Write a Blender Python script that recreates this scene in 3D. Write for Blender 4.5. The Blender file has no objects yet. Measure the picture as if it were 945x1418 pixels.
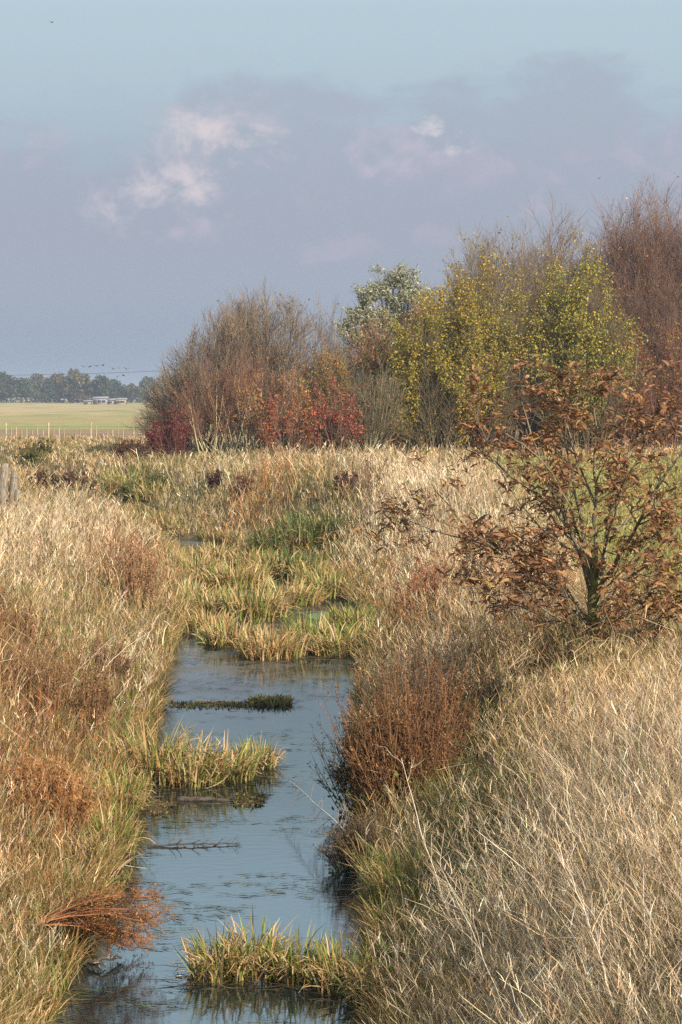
import bpy, math
import numpy as np
R = np.random.default_rng(7)
PI = math.pi
F, PX0, HOR, CAMZ = 2757.0, 472.5, 548.0, 3.4     # lens in pixels of the photograph, centre column, eye-level row, eye height
sc = bpy.context.scene
COL = sc.collection

# ------------------------------------------------------------------ helpers
def lin(c):
    c = np.asarray(c, float) / 255.0
    return np.where(c <= .04045, c / 12.92, ((c + .055) / 1.055) ** 2.4)
def sstep(a, b, x):
    t = np.clip((x - a) / (b - a), 0, 1); return t * t * (3 - 2 * t)
def _h(i, j, s):
    n = (i.astype(np.int64) * 374761393 + j.astype(np.int64) * 668265263 + s * 1442695041) & 0x7fffffff
    n = ((n ^ (n >> 13)) * 1274126177) & 0x7fffffff
    return ((n ^ (n >> 16)) & 0xffff) / 65535.0
def vn(x, y, s=1.0, seed=1):
    x = np.asarray(x, float) / s; y = np.asarray(y, float) / s
    i = np.floor(x); j = np.floor(y); u = x - i; v = y - j
    u = u * u * (3 - 2 * u); v = v * v * (3 - 2 * v); i = i.astype(np.int64); j = j.astype(np.int64)
    return (_h(i, j, seed) * (1 - u) + _h(i + 1, j, seed) * u) * (1 - v) + (_h(i, j + 1, seed) * (1 - u) + _h(i + 1, j + 1, seed) * u) * v
def fbm(x, y, s=1.0, seed=1, o=3):
    t = 0; a = .5; n = 0
    for k in range(o):
        t = t + a * vn(x, y, s / 2 ** k, seed + k); n += a; a *= .5
    return t / n

# stream edges (water line) along the view axis
SY = np.array([-30, 6, 10.8, 12.5, 14.4, 17, 20.7, 23.3, 26.6, 30, 37, 41, 45.5, 48.5, 54.5, 65, 80, 120, 200])
SL = np.array([-1.5, -1.6, -1.62, -1.62, -1.66, -1.82, -1.95, -2.1, -2.3, -2.35, -2.9, -3.3, -4.0, -4.5, -5.7, -8.9, -14.5, -24, -60])
SR = np.array([.3, .25, .22, .22, .2, .17, .15, .25, .40, .5, -.3, -1.3, -2.6, -4.2, -5.4, -8.6, -14.1, -23.7, -59.6])
def ter(x, y):
    x = np.asarray(x, float); y = np.asarray(y, float)
    wob = .36 * (vn(y, y * 0 + 3, .9, 5) - .5) + .16 * (vn(y, y * 0 + 9, .4, 6) - .5)
    L = np.interp(y, SY, SL) + wob; Rr = np.interp(y, SY, SR) + .34 * (vn(y, y * 0 + 7, .8, 8) - .5)
    d = np.maximum(x - Rr, L - x)
    right = x > Rr
    mid = sstep(24, 34, y) * (1 - sstep(52, 66, y)); Hh = np.where(right, 1.0 + .35 * mid, .95); W = np.where(right, 2.2 + 1.6 * mid, 2.3)
    h = np.where(d < 0, -.3 * sstep(0, .5, -d), .10 * sstep(0, .12, d) + (Hh - .1) * sstep(.05, 1, d / W))
    amp = sstep(.1, 1.2, d)
    h = h + amp * (.12 * (fbm(x, y, 2.3, 21) - .5) + .25 * (fbm(x, y, 9, 31) - .5) * sstep(10, 40, y))
    far = sstep(95, 125, y)
    return h * (1 - far) + .9 * far
def gnd(px, py):
    """ground point under a pixel of the photograph"""
    Y = (CAMZ - .9) * F / max(py - HOR, 1)
    for _ in range(40):
        x = (px - PX0) / F * Y; z = max(float(ter(x, Y)), 0)
        Y = Y * .6 + .4 * (CAMZ - z) * F / (py - HOR)
    return (px - PX0) / F * Y, Y, z
def P3(px, py, Y):
    return ((px - PX0) / F * Y, Y, CAMZ - (py - HOR) / F * Y)

# ------------------------------------------------------------------ materials
def newmat(name):
    m = bpy.data.materials.new(name); m.use_nodes = True; m.node_tree.nodes.clear(); return m, m.node_tree.nodes, m.node_tree.links
def plantmat(name, transl=.3, rough=.65, spec=.25):
    m, N, K = newmat(name)
    at = N.new('ShaderNodeAttribute'); at.attribute_name = 'col'
    tc = N.new('ShaderNodeTexCoord'); no = N.new('ShaderNodeTexNoise'); no.inputs['Scale'].default_value = 9
    K.new(tc.outputs['Object'], no.inputs['Vector'])
    mr = N.new('ShaderNodeMapRange'); mr.inputs[1].default_value = .3; mr.inputs[2].default_value = .7; mr.inputs[3].default_value = .8; mr.inputs[4].default_value = 1.15
    K.new(no.outputs['Fac'], mr.inputs[0])
    vm = N.new('ShaderNodeVectorMath'); vm.operation = 'SCALE'; K.new(at.outputs['Color'], vm.inputs[0]); K.new(mr.outputs[0], vm.inputs['Scale'])
    p = N.new('ShaderNodeBsdfPrincipled'); p.inputs['Roughness'].default_value = rough; p.inputs['Specular IOR Level'].default_value = spec
    K.new(vm.outputs[0], p.inputs['Base Color'])
    t = N.new('ShaderNodeBsdfTranslucent'); K.new(vm.outputs[0], t.inputs['Color'])
    mx = N.new('ShaderNodeMixShader'); mx.inputs[0].default_value = transl
    K.new(p.outputs[0], mx.inputs[1]); K.new(t.outputs[0], mx.inputs[2])
    o = N.new('ShaderNodeOutputMaterial'); K.new(mx.outputs[0], o.inputs[0]); return m
def noisemat(name, cols, scale=5, rough=.9, detail=6, stretch=(1, 1, 1), bump=0, scale2=None, spec=.2, dist=0.):
    """cols: list of (pos, sRGB)"""
    m, N, K = newmat(name)
    tc = N.new('ShaderNodeTexCoord'); mp = N.new('ShaderNodeMapping'); mp.inputs['Scale'].default_value = stretch
    K.new(tc.outputs['Object'], mp.inputs[0])
    no = N.new('ShaderNodeTexNoise'); no.inputs['Scale'].default_value = scale; no.inputs['Detail'].default_value = detail; no.inputs['Roughness'].default_value = .65
    no.inputs['Distortion'].default_value = dist
    K.new(mp.outputs[0], no.inputs[0]); src = no.outputs['Fac']
    if scale2:
        n2 = N.new('ShaderNodeTexNoise'); n2.inputs['Scale'].default_value = scale2; n2.inputs['Detail'].default_value = 4
        K.new(mp.outputs[0], n2.inputs[0])
        mm = N.new('ShaderNodeMix'); mm.inputs[0].default_value = .5; K.new(no.outputs['Fac'], mm.inputs[2]); K.new(n2.outputs['Fac'], mm.inputs[3]); src = mm.outputs[0]
    cr = N.new('ShaderNodeValToRGB'); e = cr.color_ramp.elements
    while len(e) < len(cols): e.new(.5)
    for q, (pos, c) in zip(e, cols):
        q.position = pos; q.color = (*lin(c), 1)
    K.new(src, cr.inputs[0])
    p = N.new('ShaderNodeBsdfPrincipled'); p.inputs['Roughness'].default_value = rough; p.inputs['Specular IOR Level'].default_value = spec
    K.new(cr.outputs[0], p.inputs['Base Color'])
    if bump:
        b = N.new('ShaderNodeBump'); b.inputs['Strength'].default_value = bump; b.inputs['Distance'].default_value = .05
        K.new(src, b.inputs['Height']); K.new(b.outputs[0], p.inputs['Normal'])
    o = N.new('ShaderNodeOutputMaterial'); K.new(p.outputs[0], o.inputs[0]); return m

M_GRASS = plantmat('dry_grass', .25, .6, .3)
M_LEAF = plantmat('leaf', .3, .65, .15)
M_TWIG = plantmat('twig_bark', 0., .8, .2)
M_DRYLEAF = plantmat('curled_leaf', .35, .6, .25)

# ------------------------------------------------------------------ mesh builders
class MB:
    def __init__(s): s.v = []; s.f = []; s.c = []; s.n = 0
    def add(s, V, Fq, C):
        V = V.reshape(-1, 3); s.v.append(V.astype(np.float32)); s.f.append(Fq.reshape(-1, 4) + s.n)
        C = np.broadcast_to(np.asarray(C, float), V.shape); s.c.append(C.astype(np.float32)); s.n += len(V); return s
    def build(s, name, mat, parent=None, smooth=False, origin=None):
        V = np.concatenate(s.v); Q = np.concatenate(s.f).astype(np.int32); C = np.concatenate(s.c)
        if origin is not None: V = V - np.asarray(origin, np.float32)
        me = bpy.data.meshes.new(name)
        me.vertices.add(len(V)); me.vertices.foreach_set('co', V.ravel())
        me.loops.add(Q.size); me.loops.foreach_set('vertex_index', Q.ravel())
        me.polygons.add(len(Q)); me.polygons.foreach_set('loop_start', np.arange(0, Q.size, 4, dtype=np.int32))
        if smooth: me.polygons.foreach_set('use_smooth', np.ones(len(Q), bool))
        a = me.attributes.new('col', 'FLOAT_COLOR', 'POINT')
        a.data.foreach_set('color', np.concatenate([C, np.ones((len(C), 1), np.float32)], 1).ravel())
        me.update(calc_edges=True); me.materials.append(mat)
        o = bpy.data.objects.new(name, me); COL.objects.link(o)
        if parent is not None: o.parent = parent
        elif origin is not None: o.location = origin
        return o
def unit(v): return v / np.maximum(np.linalg.norm(v, axis=-1, keepdims=True), 1e-9)
def ribbons(P, W, width, C):
    """P (M,N,3) centre lines, W (M,3) or (M,N,3) side vectors, width (M,N), C (M,3)"""
    M, N = P.shape[:2]
    if W.ndim == 2: W = W[:, None, :]
    A = P - W * width[..., None] / 2; B = P + W * width[..., None] / 2
    V = np.stack([A, B], 2)                                    # M,N,2,3
    b = (np.arange(M) * N * 2)[:, None]; k = np.arange(N - 1)[None] * 2
    Q = np.stack([b + k, b + k + 1, b + k + 3, b + k + 2], -1)
    Cc = np.broadcast_to(C[:, None, None, :], V.shape) if C.ndim == 2 else np.broadcast_to(C[:, :, None, :], V.shape)
    return V, Q, Cc.reshape(-1, 3)
def tubes(P, Rr, C, S=3):
    M, N = P.shape[:2]
    T = unit(np.gradient(P, axis=1))
    ref = np.where(np.abs(T[..., 2:3]) > .9, np.array([1., 0, 0]), np.array([0, 0, 1.]))
    U = unit(np.cross(T, ref)); Wv = np.cross(T, U)
    a = np.arange(S) * 2 * PI / S
    V = P[:, :, None] + Rr[..., None, None] * (U[:, :, None] * np.cos(a)[:, None] + Wv[:, :, None] * np.sin(a)[:, None])
    b = (np.arange(M) * N * S)[:, None, None]; k = np.arange(N - 1)[None, :, None] * S; j = np.arange(S)[None, None]
    j2 = (j + 1) % S
    Q = np.stack([b + k + j, b + k + j2, b + k + S + j2, b + k + S + j], -1)
    Cc = np.broadcast_to(C[:, None, None, :], V.shape).reshape(-1, 3)
    return V, Q, Cc
def blades(root, L, az, t0, t1, w, C, N=4, prof=(1, .9, .65, .12), tw=None, wav=0):
    """curved blades: root (M,3), az = lean azimuth, t0/t1 = angle from vertical at foot and tip"""
    M = len(root); s = np.linspace(0, 1, N)
    ang = t0[:, None] + (t1 - t0)[:, None] * s[None, :-1] ** 1.3
    azs = az[:, None] + (R.normal(0, wav, (M, N - 1)) if wav else 0)
    d = np.stack([np.sin(ang) * np.cos(azs), np.sin(ang) * np.sin(azs), np.cos(ang)], -1) * (L / (N - 1))[:, None, None]
    P = np.concatenate([root[:, None], root[:, None] + np.cumsum(d, 1)], 1)
    if tw is None: tw = R.uniform(0, 2 * PI, M)
    W = np.stack([np.cos(tw), np.sin(tw), R.normal(0, .2, M)], -1); W = unit(W)
    width = w[:, None] * np.asarray(prof)[None]
    return ribbons(P, W, width, C), P
def pick(pal, n, jit=.12):
    pal = lin(np.array(pal)); c = pal[R.integers(0, len(pal), n)]
    a = R.random((n, 1)); c = c * (1 - a * .5) + pal[R.integers(0, len(pal), n)] * a * .5
    return np.clip(c * np.exp(R.normal(0, jit, (n, 1))) * np.exp(R.normal(0, .04, (n, 3))), 0, .9)
def grow(P, Rd, n, t0, t1, ang, L, N=4, up=.1, noise=.08, rs=.6, rtip=.35, rmin=.002):
    """side shoots: P (M,K,3), Rd (M,K) -> child polylines and radii"""
    M, K = P.shape[:2]; idx = np.repeat(np.arange(M), n); m = len(idx)
    t = R.uniform(t0, t1, m) * (K - 1); k = np.minimum(t.astype(int), K - 2); u = (t - k)[:, None]
    base = P[idx, k] * (1 - u) + P[idx, k + 1] * u
    tan = unit(P[idx, k + 1] - P[idx, k]); rr = Rd[idx, k] * (1 - u[:, 0]) + Rd[idx, k + 1] * u[:, 0]
    rnd = R.normal(0, 1, (m, 3)); perp = unit(rnd - tan * (rnd * tan).sum(1, keepdims=True))
    a = np.radians(R.normal(ang, ang * .25, m))[:, None]
    d = unit(np.cos(a) * tan + np.sin(a) * perp)
    Lc = L * R.uniform(.6, 1.2, m) * (1.15 - .5 * t / (K - 1)) if np.isscalar(L) else L[idx] * R.uniform(.6, 1.2, m)
    pts = [base]
    for i in range(N - 1):
        pts.append(pts[-1] + d * (Lc / (N - 1))[:, None]); d = unit(d + np.array([0, 0, up]) + R.normal(0, noise, (m, 3)))
    Pc = np.stack(pts, 1); r0 = np.maximum(rr * rs, rmin)
    Rc = r0[:, None] * np.linspace(1, rtip, N)[None]
    return Pc, np.maximum(Rc, rmin * .6)
def cards(pt, size, C, droop=.0, asp=.55, flat=0.):
    """folded leaf shapes at points"""
    m = len(pt); d = R.normal(0, 1, (m, 3)); d[:, 2] = d[:, 2] * (1 - flat) - droop; d = unit(d)
    r = R.normal(0, 1, (m, 3)); s = unit(np.cross(d, r)); n = np.cross(s, d)
    sz = (size * R.uniform(.6, 1.3, m))[:, None]
    a = pt; b = pt + d * sz * .5 + s * sz * asp * .5 + n * sz * .08; c = pt + d * sz; e = pt + d * sz * .5 - s * sz * asp * .5 + n * sz * .08
    V = np.stack([a, b, c, e], 1); Q = (np.arange(m) * 4)[:, None] + np.arange(4)[None]
    return V, Q, np.repeat(C, 4, 0)
def along(P, n, t0=0., t1=1.):
    M, K = P.shape[:2]; i = R.integers(0, M, n); t = R.uniform(t0, t1, n) * (K - 1); k = np.minimum(t.astype(int), K - 2); u = (t - k)[:, None]
    return P[i, k] * (1 - u) + P[i, k + 1] * u

def tag(o, label=None, cat=None, group=None, kind=None):
    if label: o['label'] = label
    if cat: o['category'] = cat
    if group: o['group'] = group
    if kind: o['kind'] = kind
    return o
def thing(name, loc, label, cat, group=None):
    o = bpy.data.objects.new(name, None); COL.objects.link(o); o.location = loc; o.empty_display_size = .3
    return tag(o, label, cat, group)
def dup(root, loc, rz=0, sx=1, label=None):
    r = root.copy(); COL.objects.link(r); r.location = loc; r.rotation_euler = (0, 0, rz); r.scale = (sx, sx, sx) if np.isscalar(sx) else sx
    if label: r['label'] = label
    for ch in list(root.children):
        c = ch.copy(); COL.objects.link(c); c.parent = r
        for g in list(ch.children):
            d = g.copy(); COL.objects.link(d); d.parent = c
    return r

# ------------------------------------------------------------------ palettes (base colours, sRGB)
TAN = [(206, 174, 132), (186, 152, 108), (220, 192, 152), (160, 126, 88)]
PALE = [(224, 198, 160), (236, 214, 182), (196, 168, 134), (208, 180, 144)]
GOLD = [(178, 138, 84), (190, 152, 98), (158, 120, 72), (142, 118, 66)]
GREEN = [(98, 108, 44), (118, 124, 54), (84, 96, 42), (138, 132, 64)]
OLIVE = [(126, 110, 62), (142, 122, 74), (108, 96, 54), (154, 130, 84)]
RUST = [(132, 84, 54), (150, 98, 62), (112, 72, 48), (140, 104, 72)]
ORUST = [(156, 100, 56), (170, 112, 62), (138, 88, 52), (150, 116, 66)]
DGREEN = [(70, 84, 40), (84, 94, 48), (60, 74, 36), (98, 100, 58)]
UMBER = [(90, 66, 50), (108, 80, 60), (76, 58, 46)]
PALS = dict(TAN=TAN, PALE=PALE, GOLD=GOLD, GREEN=GREEN, OLIVE=OLIVE, RUST=RUST, ORUST=ORUST, DGREEN=DGREEN, UMBER=UMBER)
PN = list(PALS)

# colour drifts of the banks: each an ellipse on the ground
PATCH = []
def patch(px, py, rx, ry, pal, wt, lh=1.0):
    x, y, z = gnd(px, py); dy = max(y * y / (F * (CAMZ - z)) * ry, .15)
    PATCH.append((x, y, rx / F * y, dy, PN.index(pal), wt, lh))
for a in [
    # left bank
    (70, 745, 110, 60, 'PALE', 3.0, 1.1), (180, 800, 40, 35, 'RUST', 2.6, 1.), (205, 850, 30, 25, 'OLIVE', 1.6, .8),
    (90, 885, 110, 45, 'OLIVE', 4, .8), (70, 985, 140, 60, 'RUST', 2.4, .9), (60, 960, 120, 60, 'GREEN', 3, .7),
    (200, 930, 60, 40, 'PALE', 2.4, .9), (190, 1020, 50, 60, 'GREEN', 3.0, .7), (60, 1120, 90, 50, 'ORUST', 3.0, .9),
    (150, 1120, 60, 60, 'GOLD', 2.0, .8), (120, 1190, 90, 50, 'OLIVE', 4, .7), (100, 1290, 70, 50, 'OLIVE', 3, .6), (60, 1390, 80, 40, 'GREEN', 2, .6), (60, 1220, 80, 40, 'RUST', 3, .8), (110, 1350, 60, 40, 'UMBER', 2, .7), (20, 1130, 60, 60, 'UMBER', 2, .8),
    (150, 1200, 45, 70, 'GREEN', 3.5, .6), (30, 1330, 70, 60, 'PALE', 3.0, 1.), (80, 1310, 60, 40, 'ORUST', 1.6, .7),
    (60, 640, 120, 14, 'TAN', 1.5, 1.), (60, 632, 60, 10, 'GREEN', 1.2, .7), (170, 640, 60, 12, 'GOLD', 1.5, .8),
    (120, 668, 90, 12, 'PALE', 1.6, .9), (40, 665, 60, 12, 'OLIVE', 1.2, .8), (90, 668, 16, 8, 'UMBER', 2., 1.0), (150, 690, 20, 12, 'GREEN', 1.5, .6),
    # beyond the bend
    (190, 672, 55, 18, 'DGREEN', 3.2, .9), (240, 650, 70, 8, 'OLIVE', 2.5, .7), (420, 642, 150, 10, 'OLIVE', 5, .8), (330, 640, 90, 8, 'DGREEN', 8, .8), (480, 636, 100, 6, 'DGREEN', 6, .8), (480, 720, 40, 10, 'UMBER', 3, .9), (350, 700, 40, 10, 'ORUST', 3, 1.), (300, 655, 60, 8, 'PALE', 3, 1.), (300, 690, 70, 20, 'TAN', 1.6, .9),
    (250, 725, 60, 24, 'OLIVE', 5.0, .6), (270, 708, 55, 16, 'GREEN', 4.0, .6), (330, 745, 50, 22, 'GOLD', 2.4, .8), (390, 705, 90, 26, 'TAN', 1.8, 1.0), (400, 700, 60, 12, 'ORUST', 1.8, 1.),
    (300, 668, 10, 8, 'UMBER', 2.0, 1.), (340, 672, 16, 8, 'RUST', 2.0, 1.), (470, 668, 22, 8, 'RUST', 2.4, 1.), (510, 675, 20, 8, 'UMBER', 2.0, 1.), (400, 662, 18, 6, 'RUST', 2., 1.),
    (405, 775, 50, 34, 'DGREEN', 12.0, 1.0), (450, 755, 45, 22, 'GREEN', 6.0, .9), (470, 800, 50, 40, 'GOLD', 2.2, .8), (490, 825, 40, 25, 'OLIVE', 2.0, .9),
    (540, 720, 90, 60, 'PALE', 2.6, 1.05), (600, 690, 70, 30, 'PALE', 2.0, 1.), (500, 850, 40, 20, 'DGREEN', 2.2, .8),
    # right bank
    (575, 850, 40, 50, 'ORUST', 2.4, 1.), (540, 880, 40, 40, 'OLIVE', 1.8, .8), (640, 1010, 70, 22, 'UMBER', 1.2, .6), (640, 900, 90, 40, 'TAN', 1.6, .9),
    (650, 1160, 60, 110, 'GREEN', 6, .6), (640, 1100, 40, 60, 'DGREEN', 3, .6), (600, 1230, 70, 60, 'OLIVE', 1.8, .7), (560, 1310, 60, 80, 'GREEN', 6, .55), (600, 1390, 90, 60, 'GOLD', 1.8, .7), (560, 1390, 60, 40, 'GREEN', 1.6, .6),
    (820, 1020, 150, 60, 'TAN', 2.4, 1.0), (800, 1010, 100, 40, 'GOLD', 1.2, .9), (760, 1160, 60, 40, 'OLIVE', .9, .8), (830, 1280, 200, 170, 'PALE', 5, 1.), (720, 1330, 110, 110, 'PALE', 2., .95),
    (700, 1130, 50, 60, 'GREEN', 2.5, .7), (720, 1250, 50, 30, 'UMBER', .7, .8),
]: patch(*a)
PA = np.array(PATCH)
def species(x, y):
    """palette index and height factor at ground points, chosen at random by local weight"""
    n = len(x); base = np.zeros((n, len(PN)))
    base[:, PN.index('TAN')] = .55; base[:, PN.index('OLIVE')] = .38; base[:, PN.index('GOLD')] = .2; base[:, PN.index('GREEN')] = .34; base[:, PN.index('UMBER')] = .10; base[:, PN.index('DGREEN')] = .08; base[:, PN.index('PALE')] = .2
    nz = [fbm(x, y, 1.3 + .5 * k, 50 + 7 * k, 3) for k in range(len(PN))]
    lh = np.full(n, .9); ls = np.ones(n)
    jx = (fbm(x, y, .8, 91) - .5) * 1.4; jy = (fbm(x, y, 1.5, 95) - .5) * 2.5
    for px, py, rx, ry, k, w, h in PA:
        g = np.exp(-(((x + jx * min(1, rx) - px) / rx) ** 2 + ((y + jy * min(1, ry) - py) / ry) ** 2) * .9) * w
        base[:, int(k)] += g; lh += g * h; ls += g
    for k in range(len(PN)): base[:, k] *= (.25 + 1.5 * nz[k]) ** 2
    cum = np.cumsum(base, 1); r = R.random(n) * cum[:, -1]
    return (cum < r[:, None]).sum(1), lh / ls

def edges(y): return np.interp(y, SY, SL), np.interp(y, SY, SR)
def scatter(n, y0, y1, p=1.5, marg=.21, x0=None):
    """points in the wedge that can be seen, thinning out with distance"""
    u = R.random(n); q = 1 - p
    y = (y0 ** q + u * (y1 ** q - y0 ** q)) ** (1 / q)
    hw = y * marg + .5; x = R.uniform(-1, 1, n) * hw
    return x, y
def meadow_edge(y): return np.interp(y, [0, 17, 19, 22, 30, 45, 60, 80], [99, 6, 3.4, 2.9, 3.1, 3.6, 4.3, 5.2])
def landmask(x, y, over=.0, meadow=True):
    L, Rr = edges(y); k = (x < L + over) | (x > Rr - over)
    if meadow: k &= ~((x > meadow_edge(y) + (vn(x, y, .7, 77) - .5) * .8) & (y < 74))
    return k

# ------------------------------------------------------------------ ground, water, fields
def grid_axis(parts):
    out = []
    for a, b, s in parts: out.append(np.arange(a, b, s))
    return np.concatenate(out + [[parts[-1][1]]])
def make_ground():
    xs = grid_axis([(-1500, -200, 100), (-200, -40, 8), (-40, -17, 1), (-17, -6, .3), (-6, 5, .13), (5, 20, .6), (20, 60, 4), (60, 200, 20), (200, 1500, 100)])
    ys = grid_axis([(-40, 4, 2), (4, 32, .16), (32, 70, .5), (70, 130, 2), (130, 400, 20), (400, 2400, 200)])
    X, Y = np.meshgrid(xs, ys); Z = ter(X, Y); V = np.stack([X, Y, Z], -1)
    ny, nx = X.shape; i = np.arange(ny - 1)[:, None] * nx; j = np.arange(nx - 1)[None]
    Q = np.stack([i + j, i + j + 1, i + j + nx + 1, i + j + nx], -1)
    m = noisemat('ground_soil', [(.3, (62, 50, 36)), (.5, (98, 84, 54)), (.7, (130, 112, 74))], 3, detail=8, scale2=28, bump=.6)
    o = MB().add(V, Q, (.2, .2, .1)).build('ground', m, smooth=True)
    tag(o, 'uneven earth of the banks and low land under the dry grass', 'ground', kind='structure')
make_ground()
def sheet(name, pts, z, mat, label, cat, n=1):
    me = bpy.data.meshes.new(name); me.from_pydata([(x, y, z) for x, y in pts], [], [tuple(range(len(pts)))]); me.materials.append(mat)
    o = bpy.data.objects.new(name, me); COL.objects.link(o); return tag(o, label, cat, kind='structure')
def make_water():
    m, N, K = newmat('stream_water')
    tc = N.new('ShaderNodeTexCoord')
    def noise(scale, st, det=4, dist=0.):
        mp = N.new('ShaderNodeMapping'); mp.inputs['Scale'].default_value = st; K.new(tc.outputs['Object'], mp.inputs[0])
        n = N.new('ShaderNodeTexNoise'); n.inputs['Scale'].default_value = scale; n.inputs['Detail'].default_value = det; n.inputs['Distortion'].default_value = dist
        K.new(mp.outputs[0], n.inputs[0]); return n.outputs['Fac']
    def mrange(s, a, b, c=0, d=1):
        r = N.new('ShaderNodeMapRange'); r.interpolation_type = 'SMOOTHSTEP'
        for i, v in enumerate((a, b, c, d)): r.inputs[i + 1].default_value = v
        K.new(s, r.inputs[0]); return r.outputs[0]
    def math_(op, a, b):
        q = N.new('ShaderNodeMath'); q.operation = op
        for i, v in enumerate((a, b)):
            if isinstance(v, (int, float)): q.inputs[i].default_value = v
            else: K.new(v, q.inputs[i])
        return q.outputs[0]
    rip = noise(7, (1, 2.2, 1), 3); fine = noise(30, (1, 3, 1), 2)
    hgt = math_('ADD', rip, math_('MULTIPLY', fine, .25))
    bp = N.new('ShaderNodeBump'); bp.inputs['Strength'].default_value = .05; bp.inputs['Distance'].default_value = .02; K.new(hgt, bp.inputs['Height'])
    gl = N.new('ShaderNodeBsdfGlossy'); gl.inputs['Color'].default_value = (.90, .97, 1, 1); gl.inputs['Roughness'].default_value = .02; K.new(bp.outputs[0], gl.inputs['Normal'])
    df = N.new('ShaderNodeBsdfDiffuse'); df.inputs['Color'].default_value = (*lin((30, 36, 34)), 1)
    fr = N.new('ShaderNodeFresnel'); fr.inputs['IOR'].default_value = 3.1; K.new(bp.outputs[0], fr.inputs['Normal'])
    mx = N.new('ShaderNodeMixShader'); K.new(fr.outputs[0], mx.inputs[0]); K.new(df.outputs[0], mx.inputs[1]); K.new(gl.outputs[0], mx.inputs[2])
    # a thin brown film of rotting weed floats further up
    sx = N.new('ShaderNodeSeparateXYZ'); K.new(tc.outputs['Object'], sx.inputs[0])
    zone = mrange(sx.outputs[1], 20.5, 26, 0, 1)
    f1 = noise(1.6, (1, 1.3, 1), 6, .4); f2 = noise(9, (1, 2.5, 1), 5)
    film = math_('MULTIPLY', mrange(math_('ADD', math_('MULTIPLY', f1, .6), math_('MULTIPLY', f2, .4)), .47, .56), zone)
    specks = mrange(noise(22, (1, 3.2, 1), 5), .66, .70)
    specks = math_('MULTIPLY', specks, mrange(noise(1.2, (1, 1, 1), 3), .46, .62))
    allf = math_('MAXIMUM', math_('MULTIPLY', film, .9), math_('MULTIPLY', specks, .8))
    sc_ = N.new('ShaderNodeBsdfPrincipled'); sc_.inputs['Base Color'].default_value = (*lin((86, 76, 56)), 1); sc_.inputs['Roughness'].default_value = .5
    m2 = N.new('ShaderNodeMixShader'); K.new(allf, m2.inputs[0]); K.new(mx.outputs[0], m2.inputs[1]); K.new(sc_.outputs[0], m2.inputs[2])
    o = N.new('ShaderNodeOutputMaterial'); K.new(m2.outputs[0], o.inputs[0])
    sheet('stream_water', [(-70, -30), (6, -30), (6, 60), (-4, 110), (-70, 215)], 0, m, 'still blue stream water winding between the overgrown banks', 'stream')
make_water()
zf = .93
sheet('pasture', [(-1400, 236), (1400, 236), (1400, 2000), (-1400, 2000)], zf, noisemat('far_pasture', [(.42, (134, 126, 76)), (.5, (158, 142, 94)), (.58, (176, 150, 108))], .02, stretch=(1, .35, 1), scale2=.12, detail=8), 'pale green pasture reaching to the distant trees', 'field')
sheet('stubble_field', [(-500, 172), (500, 172), (500, 236), (-500, 236)], zf, noisemat('stubble', [(.35, (140, 112, 78)), (.5, (158, 140, 92)), (.65, (120, 126, 66))], .06, stretch=(1, .5, 1), scale2=.5, detail=8), 'straw coloured strip of field below the pasture', 'field')
sheet('green_field', [(-500, 146), (500, 146), (500, 172), (-500, 172)], zf, noisemat('green_strip', [(.35, (120, 126, 62)), (.6, (150, 144, 86))], .2, scale2=1.), 'narrow fresh green strip of field', 'field')
sheet('ploughed_field', [(-500, 117), (500, 117), (500, 146), (-500, 146)], zf, noisemat('bare_soil', [(.35, (112, 88, 66)), (.6, (150, 124, 92))], .1, stretch=(1, 3, 1), scale2=2.), 'bare brown ploughed strip behind the paling fence', 'field')
def make_meadow():
    ys = np.arange(17.5, 78.1, .8); L = meadow_edge(ys) - .1; L[0] = 5
    V = []; 
    us = np.linspace(0, 1, 24) ** 1.6
    for y, l in zip(ys, L):
        xx = l + us * (40 - l); V.append(np.stack([xx, np.full(24, y), ter(xx, np.full(24, y)) + .015], -1))
    V = np.array(V); ny, nx = V.shape[:2]; i = np.arange(ny - 1)[:, None] * nx; j = np.arange(nx - 1)[None]
    Q = np.stack([i + j, i + j + 1, i + j + nx + 1, i + j + nx], -1)
    m = noisemat('meadow_turf', [(.3, (96, 106, 44)), (.5, (128, 130, 62)), (.7, (156, 146, 84))], .9, scale2=7, detail=8, bump=.5)
    tag(MB().add(V, Q, (.2, .2, .1)).build('meadow', m, smooth=True), 'short mown green meadow behind the small tree', 'meadow', kind='structure')
make_meadow()

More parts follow.
